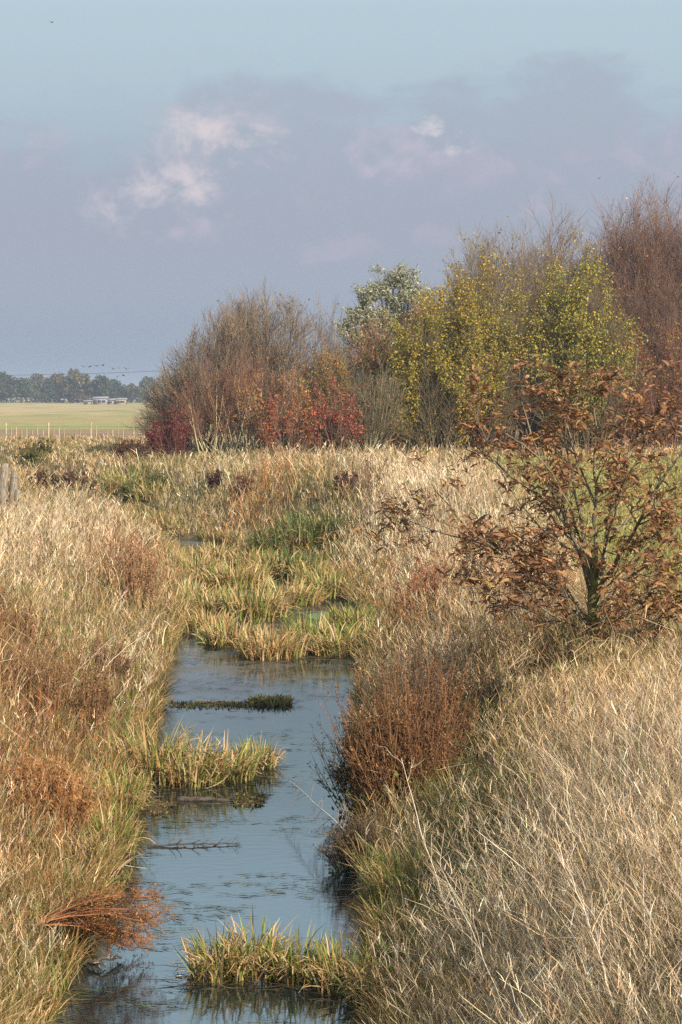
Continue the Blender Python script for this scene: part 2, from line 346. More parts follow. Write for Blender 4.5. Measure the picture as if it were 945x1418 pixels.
# ------------------------------------------------------------------ bank vegetation
def wscale(y, base=11.): return np.maximum(1, y / base) ** .85
def make_cover():
    # short dense undergrowth
    def low(name, side, n, label):
        x, y = scatter(n, 4.2, 118, 1.35)
        L, Rr = edges(y); mid = (L + Rr) / 2
        k = landmask(x, y, .05) & ((x > mid) if side > 0 else (x < mid)); x, y = x[k], y[k]; m = len(x)
        sp, lh = species(x, y)
        C = np.zeros((m, 3))
        for i, nme in enumerate(PN):
            s = sp == i; pal = {'TAN': TAN + OLIVE, 'PALE': PALE + OLIVE + TAN, 'RUST': RUST + OLIVE, 'ORUST': ORUST + GOLD, 'UMBER': UMBER + OLIVE}.get(nme, PALS[nme])
            C[s] = pick(pal, s.sum(), .18)
        root = np.stack([x, y, ter(x, y) - .02], -1)
        Ln = R.uniform(.10, .40, m) * lh * (.4 + 1.1 * fbm(x, y, .7, 12, 2)) * (1 - .35 * sstep(60, 85, y))
        az = R.uniform(0, 2 * PI, m); t0 = R.uniform(0, .5, m); t1 = t0 + R.uniform(.3, 1.6, m)
        C = C * np.exp(.9 * (fbm(x, y, .45, 81, 2) - .5))[:, None]
        (V, Q, Cc), _ = blades(root, Ln, az, t0, t1, R.uniform(.004, .009, m) * wscale(y, 12), C, 3, (1, .8, .15), wav=.3)
        tag(MB().add(V, Q, Cc).build(name, M_GRASS), label, 'grass', kind='stuff')
    low('undergrowth_grass', 1, 400000, 'short mixed green and straw grass matting the bank under the small tree')
    low('undergrowth_grass', -1, 300000, 'short mixed green and rusty grass matting the bank opposite the small tree')
    # tall dry stems
    def tall(name, side, n, label, yr=(4.2, 112)):
        x, y = scatter(n, yr[0], yr[1], 1.45)
        L, Rr = edges(y); mid = (L + Rr) / 2; d = np.maximum(x - Rr, L - x)
        k = landmask(x, y, -.05) & ((x > mid) if side > 0 else (x < mid)) & (R.random(n) < np.clip(.35 + d * .9, 0, 1)) & (R.random(n) < .35 + 1.1 * fbm(x, y, .9, 33))
        x, y, d = x[k], y[k], d[k]; sp, lh = species(x, y)
        kk = ~np.isin(sp, [PN.index('GREEN'), PN.index('DGREEN')]) | (R.random(len(x)) < .45); x, y, d, sp, lh = x[kk], y[kk], d[kk], sp[kk], lh[kk]
        m = len(x); C = np.zeros((m, 3))
        for i, nme in enumerate(PN):
            s = sp == i; C[s] = pick(PALS[nme] + (TAN[:1] if nme in ('OLIVE', 'GREEN') else []), s.sum(), .2)
        root = np.stack([x, y, ter(x, y) - .02], -1)
        clump = vn(x, y, .5, 60)
        big = fbm(x, y, 1.6, 63, 3); near_tree = 1 - .88 * np.exp(-(((x - 2.25) / .9) ** 2 + ((y - 16.9) / 2.2) ** 2)); near_post = 1 - .5 * np.exp(-(((x + 6.4) / 1.4) ** 2 + ((y - 40.5) / 3.) ** 2))
        Ln = R.uniform(.32, .80, m) * lh * (.5 + .5 * clump + .62 * big) * (1 - .5 * sstep(58, 80, y)) * (1 - .45 * sstep(60, 85, y) * (x < -9)) * np.clip(.5 + d * .5, .45, 1) * near_tree * near_post
        upright = np.isin(sp, [PN.index('RUST'), PN.index('ORUST'), PN.index('UMBER')])
        a0 = (-.05 if side < 0 else PI + .3)
        az = np.where(R.random(m) < np.where((sp == PN.index('PALE')) & (side < 0), .75, .2), R.normal(a0, .75, m), R.uniform(0, 2 * PI, m)) + 2.5 * (fbm(x, y, .8, 44) - .5)
        t0 = np.where(upright, R.uniform(0, .12, m), R.uniform(.0, .4, m)); 
        t1 = np.where(upright, t0 + R.uniform(0, .3, m), t0 + R.uniform(.2, 1.1, m) + (R.random(m) < .3) * R.uniform(.3, 1.3, m))
        # a share of the stalks lies broken across the others
        br = R.random(m) < .2; t0 = np.where(br, R.uniform(.7, 1.2, m), t0); t1 = np.where(br, t0 + R.uniform(-.2, .5, m), t1)
        C = C * np.exp(.7 * (fbm(x, y, .5, 87, 2) - .5) + R.normal(0, .12, m))[:, None]
        w = R.uniform(.0016, .0042, m) * wscale(y, 10.)
        (V, Q, Cc), P = blades(root, Ln, az, t0, t1, w, C, 6, (1, .95, .9, .8, .65, .3), wav=.55)
        mb = MB().add(V, Q, Cc)
        # seed sprays near the tips
        k2 = R.random(m) < .38; P2 = P[k2]; C2 = C[k2]; rt = np.repeat(np.arange(len(P2)), 4); t = R.uniform(3., 5, len(rt)); kk = np.minimum(t.astype(int), 4); u = (t - kk)[:, None]
        b = P2[rt, kk] * (1 - u) + P2[rt, kk + 1] * u; yy = b[:, 1]
        (V, Q, Cc), _ = blades(b, R.uniform(.03, .09, len(rt)) * (1 + yy / 60), R.uniform(0, 2 * PI, len(rt)), R.uniform(.2, .8, len(rt)), R.uniform(.6, 1.6, len(rt)), R.uniform(.0025, .0045, len(rt)) * wscale(yy, 10), C2[rt] * R.uniform(.8, 1.15, (len(rt), 1)), 3, (1, .9, .5))
        mb.add(V, Q, Cc)
        tag(mb.build(name, M_GRASS), label, 'grass', kind='stuff')
    tall('tall_dry_grass', 1, 340000, 'tall pale dry grass tangled over the bank around the small tree')
    tall('tall_dry_grass', -1, 240000, 'tall dry grass leaning over the water from the bank with the old fence posts')
    # coarse broken stems lying across the grass
    n = 9000; x, y = scatter(n, 4.5, 70, 1.5); L, Rr = edges(y); k = landmask(x, y, -.1); x, y = x[k], y[k]; m = len(x)
    C = pick(PALE + UMBER + RUST + TAN, m, .2); z = ter(x, y) + R.uniform(.1, .5, m) * sstep(0, .8, np.maximum(x - np.interp(y, SY, SR), np.interp(y, SY, SL) - x)); t0 = R.uniform(.8, 1.7, m)
    (V, Q, Cc), _ = blades(np.stack([x, y, z], -1), R.uniform(.15, .45, m), R.uniform(0, 6.28, m), t0, t0 + R.uniform(-.1, .5, m), R.uniform(.004, .007, m) * wscale(y, 12), C, 5, (1, .95, .9, .8, .5), wav=.25)
    tag(MB().add(V, Q, Cc).build('broken_stems', M_GRASS), 'coarse broken stems strewn through the dry grass of both banks', 'dead stems', kind='stuff')
    # water-side fringe, hanging over the edge
    n = 36000; y = scatter(n, 8, 60, 1.5)[1]; side = np.where(R.random(n) < .5, 1, -1); L, Rr = edges(y)
    off = R.exponential(.22, n) - .05
    x = np.where(side > 0, Rr + off, L - off); m = n
    C = pick(GREEN + GOLD + OLIVE + TAN + RUST[:2], m, .2)
    root = np.stack([x, y, np.maximum(ter(x, y), 0) - .01], -1); az = np.where(side > 0, PI, 0) + R.normal(0, 1.4, m)
    t0 = R.uniform(0, .8, m); t1 = t0 + R.uniform(.3, 2.0, m)
    k = vn(x, y, .45, 71) > .45
    (V, Q, Cc), _ = blades(root[k], (R.uniform(.10, .40, m) * (.4 + vn(x, y, .8, 73)))[k], az[k], t0[k], t1[k], (R.uniform(.006, .012, m) * wscale(y, 16))[k], C[k], 4)
    tag(MB().add(V, Q, Cc).build('waterside_grass', M_GRASS), 'broad green and yellow grass blades fringing both edges of the stream', 'grass', kind='stuff')
    # meadow turf
    n = 120000; y = scatter(n, 17.6, 76, 1.6)[1]; x = meadow_edge(y) + R.random(n) * np.maximum(.2, y * .21 - meadow_edge(y) + 1); z = ter(x, y)
    k = (y > 19) | (x > 3.4); x, y, z = x[k], y[k], z[k]; m = len(x)
    g = fbm(x, y, 2.5, 15)[:, None]; C = pick(GREEN[1:] + [(160, 154, 84), (176, 162, 98)], m, .15) * (1 - .5 * g) + pick(TAN + OLIVE, m, .1) * .5 * g
    (V, Q, Cc), _ = blades(np.stack([x, y, z], -1), R.uniform(.04, .13, m), R.uniform(0, 6.28, m), R.uniform(.1, .6, m), R.uniform(.5, 1.4, m), R.uniform(.006, .01, m) * wscale(y, 12), C, 3, (1, .8, .2))
    tag(MB().add(V, Q, Cc).build('meadow_grass', M_GRASS), 'short green grass blades of the mown meadow', 'grass', kind='stuff')
    # flecks of dead leaf and stalk on the water
    n = 14000; y = scatter(n, 9.5, 32, 1.6)[1]; L, Rr = edges(y); u = R.beta(.75, .75, n); x = L + (Rr - L) * u
    k = (vn(x, y * 2.2, .35, 18) > .42) & (fbm(x, y * 1.6, 1.1, 19) > np.where(y > 21, .36, .47)); x, y = x[k], y[k]; m = len(x)
    root = np.stack([x, y, np.full(m, .006)], -1)
    (V, Q, Cc), _ = blades(root, R.uniform(.015, .12, m), R.normal(0, .5, m) + PI * R.integers(0, 2, m), np.full(m, PI / 2 - .04), np.full(m, PI / 2 - .02), R.uniform(.003, .011, m), pick([(70, 62, 44), (92, 84, 58), (54, 52, 36), (96, 100, 56)], m, .2), 3, (.5, 1, .5), tw=R.normal(PI / 2, .4, m))
    tag(MB().add(V, Q, Cc).build('floating_debris', M_GRASS), 'dark flecks of dead leaf and stalk drifting on the stream', 'debris', kind='stuff')
make_cover()

# ------------------------------------------------------------------ sedge clumps in the stream
def sedge(px, py, wpx, hpx, label, green=.5, n=None, depth=.75, lean=0., broad=1., pal=None, land=False, grp='sedge clumps standing in the stream'):
    Y = CAMZ * F / (py - HOR); zz = 0.
    if land: _x, Y, zz = gnd(px, py)
    X = (px - PX0) / F * Y; r = wpx / 2 / F * Y; h = hpx / F * Y
    wpx *= 1.15; r *= 1.15; n = n or int(380 * max(.5, r * 2.2)); o = thing('sedge_clump', (X, Y, zz), label, 'sedge', grp)
    a = R.uniform(0, 2 * PI, n); q = np.sqrt(R.random(n)); lx, ly = r * q * np.cos(a), r * depth * 1.6 * q * np.sin(a)
    root = np.stack([lx, ly, np.full(n, .0)], -1); ws = wscale(Y, 14)
    ng = int(n * green); az = a + R.normal(0, .6, n); C = np.concatenate([pick(pal or GREEN + [(126, 146, 56), (146, 158, 76)], ng, .12), pick([(196, 164, 112), (178, 142, 88), (206, 182, 136), (160, 126, 78)], n - ng, .12)])
    C = C[R.permutation(n)]
    H = h * (.4 + .6 * R.random(n)) * (1 - .35 * q); t0 = R.uniform(0, .3, n) + lean; t1 = t0 + R.uniform(.1, 2.6, n) * (.3 + .7 * R.random(n)); br = R.random(n) < .15; t0 = t0 + br * R.uniform(.4, 1., n)
    (V, Q, Cc), _ = blades(root, H * 1.15, az, t0, t1, R.uniform(.008, .015, n) * broad * ws, C, 6, (.8, 1, .95, .8, .55, .1), wav=.08)
    MB().add(V, Q, Cc).build('leaf_blades', M_GRASS, o)
    k = int(n * .5); a = R.uniform(0, 2 * PI, k); q = R.uniform(.5, 1.5, k); fl = np.stack([r * q * np.cos(a), r * depth * 1.6 * q * np.sin(a) - r * .15, np.full(k, .008) + R.random(k) * .01], -1)
    (V, Q, Cc), _ = blades(fl, R.uniform(.04, .22, k), R.normal(0, .7, k) + PI * R.integers(0, 2, k), np.full(k, 1.53), np.full(k, 1.58), R.uniform(.005, .012, k) * ws, pick(UMBER + [(74, 68, 44), (120, 104, 66), (60, 54, 38)], k, .2), 4, (.6, 1, .8, .2), tw=R.normal(PI / 2, .5, k), wav=.3)
    MB().add(V, Q, Cc).build('floating_litter', M_GRASS, o)
    m = int(n * .8); a = R.uniform(0, 2 * PI, m); root = np.stack([r * .85 * np.cos(a) * R.uniform(.5, 1, m), r * depth * 1.4 * np.sin(a) * R.uniform(.5, 1, m), R.uniform(.01, .3, m) * h], -1)
    (V, Q, Cc), _ = blades(root, R.uniform(.3, .6, m) * h, a + R.normal(0, .7, m), R.uniform(.5, 1.1, m), R.uniform(1.8, 3., m), R.uniform(.007, .013, m) * broad * ws, pick([(186, 152, 100), (160, 124, 78), (128, 98, 60), (200, 172, 124)], m, .15), 5, (.8, 1, .9, .7, .3))
    MB().add(V, Q, Cc).build('dead_thatch', M_GRASS, o)
    return o
for a in [
    (212, 1082, 70, 115, 'tall straw coloured sedge clump at the bank end of the sedge tongue in mid stream', .35),
    (262, 1084, 76, 84, 'yellow and green sedge clump, second from the bank along the long sedge tongue', .5),
    (312, 1078, 74, 72, 'green sedge clump near the outer end of the long sedge tongue', .6),
    (356, 1062, 48, 52, 'small bright sedge clump at the very tip of the long sedge tongue', .65),
    (305, 1350, 74, 84, 'sedge clump with a straw skirt, outermost in the row closest to the viewer', .5),
    (358, 1346, 84, 92, 'bright green sedge clump with the tallest blades, second in the row closest to the viewer', .6),
    (418, 1352, 84, 80, 'straw and green sedge clump in the middle of the row closest to the viewer', .5),
    (478, 1364, 88, 84, 'green sedge clump where the row closest to the viewer meets the bank', .6),
    (535, 1384, 100, 90, 'large low sedge clump on the bank end of the row closest to the viewer', .55),
    (325, 892, 70, 48, 'low yellow sedge clump at the start of the sedge island across the stream', .4),
    (378, 908, 84, 52, 'heaped straw coloured sedge clump at the front of the sedge island', .15),
    (425, 898, 56, 66, 'vivid green sedge clump on the sedge island across the stream', .85),
    (468, 905, 70, 60, 'mixed green sedge clump at the bank end of the sedge island', .55),
    (508, 898, 50, 60, 'dark green sedge clump between the sedge island and the bank', .7),
    (300, 850, 76, 50, 'yellow sedge clump behind the sedge island near the leaning grass', .45),
    (352, 856, 84, 62, 'tall yellow green sedge clump just behind the sedge island', .5),
    (400, 836, 80, 46, 'straw sedge clump filling mid stream beyond the sedge island', .35),
    (325, 812, 90, 46, 'pale gold sedge clump between the two far slivers of water', .4),
    (270, 800, 70, 46, 'straw sedge clump beside the far sliver of water under the rusty stalks', .35),
    (385, 800, 70, 44, 'gold sedge clump below the dark green patch', .4),
    (450, 826, 60, 50, 'olive sedge clump against the bank above the duckweed', .6),
    (300, 778, 60, 36, 'straw sedge clump at the lip of the farthest sliver of water', .3), (355, 786, 60, 36, 'golden sedge clump just beyond the second sliver of water', .35), (232, 790, 50, 44, 'rusty gold sedge clump against the bank of leaning grass', .3),
    (262, 838, 60, 46, 'straw coloured sedge clump against the leaning grass beside the brown scum', .3), (288, 872, 60, 40, 'brownish sedge clump where the brown scum meets the leaning grass', .25), (435, 806, 50, 40, 'small golden sedge clump between the dark green patch and the duckweed', .35),
    (480, 870, 50, 44, 'green sedge clump right behind the bank end of the sedge island', .6),
]: sedge(*a[:5], green=a[5], broad=1. if a[1] > 1000 else .9)
for a in [(385, 778, 70, 66, 'dark green rush clump on the stream side of the far bend'), (425, 768, 80, 78, 'tallest dark green rush clump at the middle of the far bend'), (462, 750, 60, 50, 'fresh green rush clump uphill of the dark ones at the far bend'), (405, 800, 70, 50, 'dark green rush clump drooping to the water at the far bend')]:
    sedge(*a, green=.9, pal=DGREEN + GREEN[:1] + [(84, 98, 44)], land=True, grp='green rush clumps at the far bend', n=520, broad=.8)
for a in [(175, 678, 60, 40, 'dark green tussock beside the crimson bush end of the far bank'), (215, 690, 60, 36, 'dull green tussock where the valley bends behind the leaning grass'), (500, 870, 40, 40, 'dark tussock in shade above the duckweed'), (640, 1120, 90, 70, 'green tussock in the middle of the green strip behind the bleached stalk'), (560, 1240, 90, 80, 'green tussock at the water edge below the weed stand'), (610, 1330, 90, 80, 'green and yellow tussock on the bank beside the closest sedge row'), (150, 1180, 70, 80, 'green and yellow tussock hanging to the water on the rusty bank'), (165, 1120, 60, 70, 'yellowish tussock on the rusty bank beside the muddy log')]:
    sedge(*a, green=.6, land=True, grp='green tussocks on the banks', n=420, broad=.7, depth=1.)
def low_islet(px, py, w, h, label):
    Y = CAMZ * F / (py - HOR); X = (px - PX0) / F * Y; r = w / 2 / F * Y; n = 500
    o = thing('weed_islet', (X, Y, 0), label, 'water weed'); u = R.uniform(-1, 1, n)
    root = np.stack([u * r, R.normal(0, .12, n), np.full(n, 0.)], -1)
    (V, Q, Cc), _ = blades(root, R.uniform(.3, 1, n) * h / F * Y, R.uniform(0, 6.28, n), R.uniform(.2, .9, n), R.uniform(.8, 1.8, n), R.uniform(.012, .02, n), pick(OLIVE + DGREEN + [(128, 128, 60)], n), 3, (.8, 1, .3))
    MB().add(V, Q, Cc).build('foliage', M_GRASS, o)
    (V, Q, Cc), _ = blades(root[:200] + np.array([0, 0, .01]), R.uniform(.05, .15, 200), R.uniform(0, 6.28, 200), np.full(200, 1.5), np.full(200, 1.6), R.uniform(.008, .02, 200), pick(UMBER, 200), 3, (.8, 1, .3))
    MB().add(V, Q, Cc).build('rotting_stems', M_TWIG, o)
low_islet(374, 974, 58, 14, 'small green raft of water weed floating alone above the sedge tongue')
low_islet(290, 976, 110, 5, 'thin dark line of rotting weed floating beside the green raft')
low_islet(345, 1109, 40, 6, 'little patch of green weed floating at the end of the muddy log')
low_islet(170, 1222, 16, 10, 'tiny bright green plant floating close to the rusty bank')

# ------------------------------------------------------------------ sticks, logs and dead stalks
M_WETWOOD = noisemat('wet_wood', [(.3, (48, 40, 34)), (.6, (84, 72, 60))], 12, rough=.45, bump=.5, stretch=(1, 4, 1))
M_STALK = noisemat('bleached_stalk', [(.3, (176, 156, 128)), (.6, (206, 190, 162))], 30, rough=.8)
def stick(name, pts, r, mat, label, cat, twigs=0, tl=.2, tcol=None, group=None, S=6, ang=35, up=0.):
    """main stem through 3-D points with side twigs"""
    pts = np.array(pts, float); t = np.linspace(0, 1, len(pts)); tt = np.linspace(0, 1, 14)
    P = np.stack([np.interp(tt, t, pts[:, k]) for k in range(3)], 1); P[1:-1] += R.normal(0, .003 + r * .12, (12, 3))
    o0 = pts[0]; P = P - o0; rad = r * np.linspace(1, .35, 14)
    o = thing(name, tuple(o0), label, cat, group)
    V, Q, C = tubes(P[None], rad[None], np.array([[.3, .25, .2]]), S); MB().add(V, Q, C).build('stem', mat, o, smooth=True)
    if twigs:
        P1, R1 = grow(P[None], rad[None], twigs, .2, .98, ang, tl, 5, up, .14, .6, .4, .0012)
        P2, R2 = grow(P1, R1, 3, .3, 1, 40, tl * .4, 3, up, .15, .7, .4, .001)
        mb = MB()
        for p, q in ((P1, R1), (P2, R2)):
            V, Q, C = tubes(p, q, pick(tcol or PALE, len(p)), 3); mb.add(V, Q, C)
        mb.build('side_twigs', M_TWIG, o)
    return o
w = lambda px, py, z=0.: (lambda Y: ((px - PX0) / F * Y, Y, z))((CAMZ - z) * F / (py - HOR))
stick('floating_log', [w(248, 1108, .0), w(285, 1107, .012), w(326, 1108, .0)], .032, M_WETWOOD, 'dark muddy log floating in front of the sedge tongue', 'log')
stick('floating_branch', [w(205, 1172, .005), w(270, 1168, .02), w(332, 1168, .01)], .009, M_WETWOOD, 'thin dark branch with twigs floating across the water below the log', 'branch', 26, .10, UMBER, up=.02)
stick('sunken_branch', [w(118, 1334, .02), w(140, 1328, .06), w(168, 1326, .02)], .02, M_WETWOOD, 'blackened stub of branch poking from the water below the rusty spray', 'branch', 12, .06, [(60, 52, 46), (150, 146, 140)])
stick('drifting_stick', [w(244, 1352, .004), w(279, 1353, .006)], .006, M_STALK, 'short pale stick drifting beside the closest row of sedge', 'stick')
b = gnd(528, 1185)
stick('dead_branch', [(b[0], b[1], b[2]), w(490, 1160, .25), w(440, 1115, .30), P3(395, 1075, 16.5)], .007, M_TWIG if False else M_STALK, 'bare grey branch reaching from the bank out over the blue water', 'branch', 20, .28, [(150, 128, 110), (128, 106, 90)], up=.02)
def stalk(p0, p1, Y0, Y1, r, label, tw=8):
    a = P3(*p0, Y0); c = P3(*p1, Y1); mid = [(a[i] + c[i]) / 2 + R.normal(0, .03) for i in range(3)]
    stick('dead_stalk', [a, mid, c], r, M_STALK, label, 'stalk', tw, .25, PALE, 'bleached stalks leaning in the dry grass', ang=30, up=.1)
stalk((645, 1330), (556, 1050), 11.2, 11.9, .0052, 'bleached stalk leaning in front of the brown weed stand')
stalk((850, 1395), (768, 1160), 8.2, 8.8, .0045, 'bleached stalk leaning steeply in the dry grass below the small tree')
stalk((812, 1275), (782, 1070), 10.4, 10.9, .0036, 'short bleached stalk standing above the leaning one in the dry grass')
stalk((930, 1330), (905, 1130), 9.2, 9.6, .0036, 'bleached stalk closest to the picture edge in the dry grass')
stalk((690, 1290), (640, 1130), 11.0, 11.6, .003, 'thin bleached stalk between the green strip and the tall dry grass')
stalk((115, 960), (215, 868), 19.5, 20.5, .0045, 'long pale stalk leaning over the bank towards the brown scum')
stalk((20, 1010), (160, 880), 18.0, 19.5, .0035, 'slender pale stalk among the rusty weeds')
stalk((700, 1400), (605, 1190), 9.0, 9.6, .003, 'thin bleached stalk crossing the green grass by the water')

# ------------------------------------------------------------------ weed stands
def weed_stand(px, py, wpx, hpx, label, pal, n=120, heads=14, spread=.5, name='weed_stand', lean=.0, hsz=.02, twl=.16, green=0, Y=None, hvar=.42):
    x, y, z = gnd(px, py)
    if Y: y = Y; x = (px - PX0) / F * Y; z = float(ter(x, y))
    r = wpx / 2 / F * y; H = hpx / F * y
    o = thing(name, (x, y, z), label, 'weeds'); a = R.uniform(0, 6.28, n); q = np.sqrt(R.random(n)); lx = r * q * np.cos(a) * .85; ly = r * spread * q * np.sin(a)
    zz = ter(x + lx, y + ly) - z - .02
    Ln = H * (1.02 - hvar * R.random(n)) * (1 - .25 * q ** 2); P = [np.stack([lx, ly, zz], -1)]
    d = unit(np.stack([lx / max(r, .01) * .26 + lean + R.normal(0, .13, n), R.normal(0, .12, n), np.ones(n)], -1))
    for k in range(5): P.append(P[-1] + d * (Ln / 5)[:, None]); d = unit(d + R.normal(0, .035, (n, 3)))
    P = np.stack(P, 1); rad = np.linspace(1, .45, 6)[None] * R.uniform(.0022, .004, n)[:, None] * wscale(y, 12); C = pick(pal, n, .15)
    mb = MB().add(*tubes(P, rad, C, 3))
    P1, R1 = grow(P, rad, heads, .35, 1, 30, twl, 4, .10, .12, .6, .5, .0012 * float(wscale(y, 12)))
    mb.add(*tubes(P1, R1, pick(pal, len(P1), .15), 3)); mb.build('stalk_bundle', M_TWIG, o)
    pt = along(P1, len(P1) * 3, .2, 1.); c = cards(pt, hsz * float(wscale(y, 16)), pick(pal, len(pt), .2), 0, .6); MB().add(*c).build('seed_heads', M_LEAF, o)
    if green:
        pt = along(P, green, .05, .6); MB().add(*cards(pt + R.normal(0, .04, pt.shape), .05 * float(wscale(y, 20)), pick(GREEN + DGREEN, green), .2)).build('foliage', M_LEAF, o)
    return o
weed_stand(568, 1118, 135, 232, 'dense russet stand of dead willowherb at the water edge, biggest on the bank', [(134, 90, 60), (114, 78, 54), (90, 66, 48), (158, 116, 80), (120, 94, 58)], 260, 15, .7, twl=.17, hvar=.7, green=300)
weed_stand(596, 1060, 70, 200, 'taller darker weed stand rising behind the russet one', [(88, 70, 56), (104, 82, 62), (76, 60, 48)], 90, 12, .6, twl=.12, hvar=.6)
weed_stand(520, 1112, 100, 150, 'scrubby brown lower half of the weed stand overhanging the water', [(96, 72, 50), (116, 90, 60), (84, 76, 46)], 110, 10, .6, green=700, lean=-.12)
weed_stand(502, 1205, 60, 70, 'dark dead twigs overhanging the water below the russet stand', [(86, 72, 56), (104, 84, 64)], 60, 10, .9, lean=-.5, green=200)
weed_stand(662, 1030, 84, 105, 'low blackish green bramble beside the russet weed stand', [(58, 54, 38), (74, 64, 46)], 90, 12, .6, green=4200, twl=.12)
weed_stand(770, 935, 66, 48, 'dark dead undergrowth just in front of the small tree trunk', [(96, 76, 60), (78, 62, 50)], 60, 10, .5, twl=.08)
weed_stand(590, 865, 60, 100, 'thin reddish weed stand halfway to the small tree', [(150, 102, 72), (128, 86, 62)], 60, 8, .6)
weed_stand(186, 845, 56, 120, 'upright rusty weed stand leaning over the far bend', [(150, 112, 80), (164, 126, 90), (130, 96, 68)], 70, 8, .6)
weed_stand(50, 1010, 90, 130, 'rusty brown dock stand at the picture edge above the fluffy orange weeds', [(128, 94, 64), (146, 110, 74), (110, 84, 58)], 90, 9, .6)
weed_stand(120, 1020, 90, 120, 'rusty brown dock stand nearer the water than its neighbour', [(132, 98, 66), (150, 114, 78), (112, 88, 60)], 80, 8, .6)
weed_stand(60, 1160, 120, 110, 'fluffy orange brown weed clump below the dock stands', [(168, 118, 72), (150, 106, 66), (180, 136, 90)], 120, 14, .6, hsz=.024)
weed_stand(300, 682, 18, 34, 'small dark dock plant standing alone in the pale grass beyond the bend', [(84, 60, 48)], 14, 8, .7, hsz=.03)
weed_stand(335, 690, 20, 34, 'lone brown dock plant in the middle of the pale far bank', [(106, 74, 56)], 14, 8, .7, hsz=.03)
weed_stand(478, 690, 26, 38, 'pair of merged brown dock plants near the pale reed bed', [(104, 74, 60)], 18, 8, .7, hsz=.03)
weed_stand(55, 690, 22, 42, 'dark brown weed plant beside the old fence posts', [(98, 72, 56)], 16, 9, .7, hsz=.03)
weed_stand(80, 682, 22, 34, 'dark weed plant, second from the old fence posts', [(90, 66, 52)], 14, 9, .7, hsz=.03)
weed_stand(112, 690, 36, 40, 'dark weed clump just before the leaning pale grass', [(92, 68, 54)], 22, 9, .7, hsz=.03)
weed_stand(46, 640, 60, 34, 'green brown bramble thicket in front of the paling fence', [(110, 100, 60)], 50, 9, .7, green=500)
weed_stand(185, 640, 56, 36, 'brown bramble mound next to the crimson bush', [(104, 74, 56), (88, 62, 50)], 60, 9, .6)
weed_stand(200, 690, 66, 44, 'dark green nettle thicket where the stream bends away', [(90, 92, 50)], 60, 9, .6, green=1200)
weed_stand(702, 1200, 30, 90, 'few thin brown seed stalks standing in the green strip of the bank', [(120, 92, 66), (98, 76, 56)], 12, 12, .6, hsz=.016)
weed_stand(735, 1150, 30, 80, 'few dark seed stalks uphill of the green strip', [(104, 80, 60), (90, 70, 54)], 10, 12, .6, hsz=.016)
weed_stand(880, 1330, 50, 80, 'brown seed stalks in the palest grass near the picture corner', [(130, 100, 74), (110, 86, 64)], 12, 12, .6, hsz=.014)
weed_stand(20, 905, 60, 90, 'reddish seed stalks at the picture edge above the dock stands', [(140, 102, 72), (120, 86, 62)], 40, 10, .6)
weed_stand(150, 960, 50, 90, 'thin brown seed stalks between the dock stands and the leaning grass', [(136, 104, 74), (116, 88, 64)], 40, 10, .6)
def spray():
    """rust coloured plant fanning out level over the water"""
    base = P3(45, 1282, 11.9); o = thing('rusty_spray', base, 'rust coloured seeding plant fanned out low over the blue water', 'weeds')
    n = 26; P = []
    for i in range(n):
        ty = 1228 + 84 * R.random(); tx = 190 + 55 * R.random() - abs(ty - 1268) * .7; e = np.array(P3(tx, ty, 11.9 + R.normal(0, .18))) - base
        t = np.linspace(0, 1, 7)[:, None]; p = e * t + np.array([0, 0, .05]) * np.sin(t * PI) + R.normal(0, .006, (7, 3)) * t; P.append(p)
    P = np.array(P); rad = np.tile(np.linspace(.004, .0015, 7), (n, 1)); mb = MB().add(*tubes(P, rad, pick([(170, 110, 74)], n), 4))
    P1, R1 = grow(P, rad, 22, .3, 1, 34, .13, 4, .0, .1, .6, .5, .0012); P2, R2 = grow(P1, R1, 5, .2, 1, 40, .045, 3, 0, .1, .7, .5, .001)
    for p, q in ((P1, R1), (P2, R2)): mb.add(*tubes(p, q, pick([(140, 94, 62), (118, 82, 54)], len(p)), 3))
    mb.build('stems', M_TWIG, o); pt = along(P2, 5200); MB().add(*cards(pt, .014, pick([(166, 112, 66), (146, 92, 56), (178, 132, 80), (128, 112, 60)], len(pt)))).build('seed_heads', M_LEAF, o)
spray()

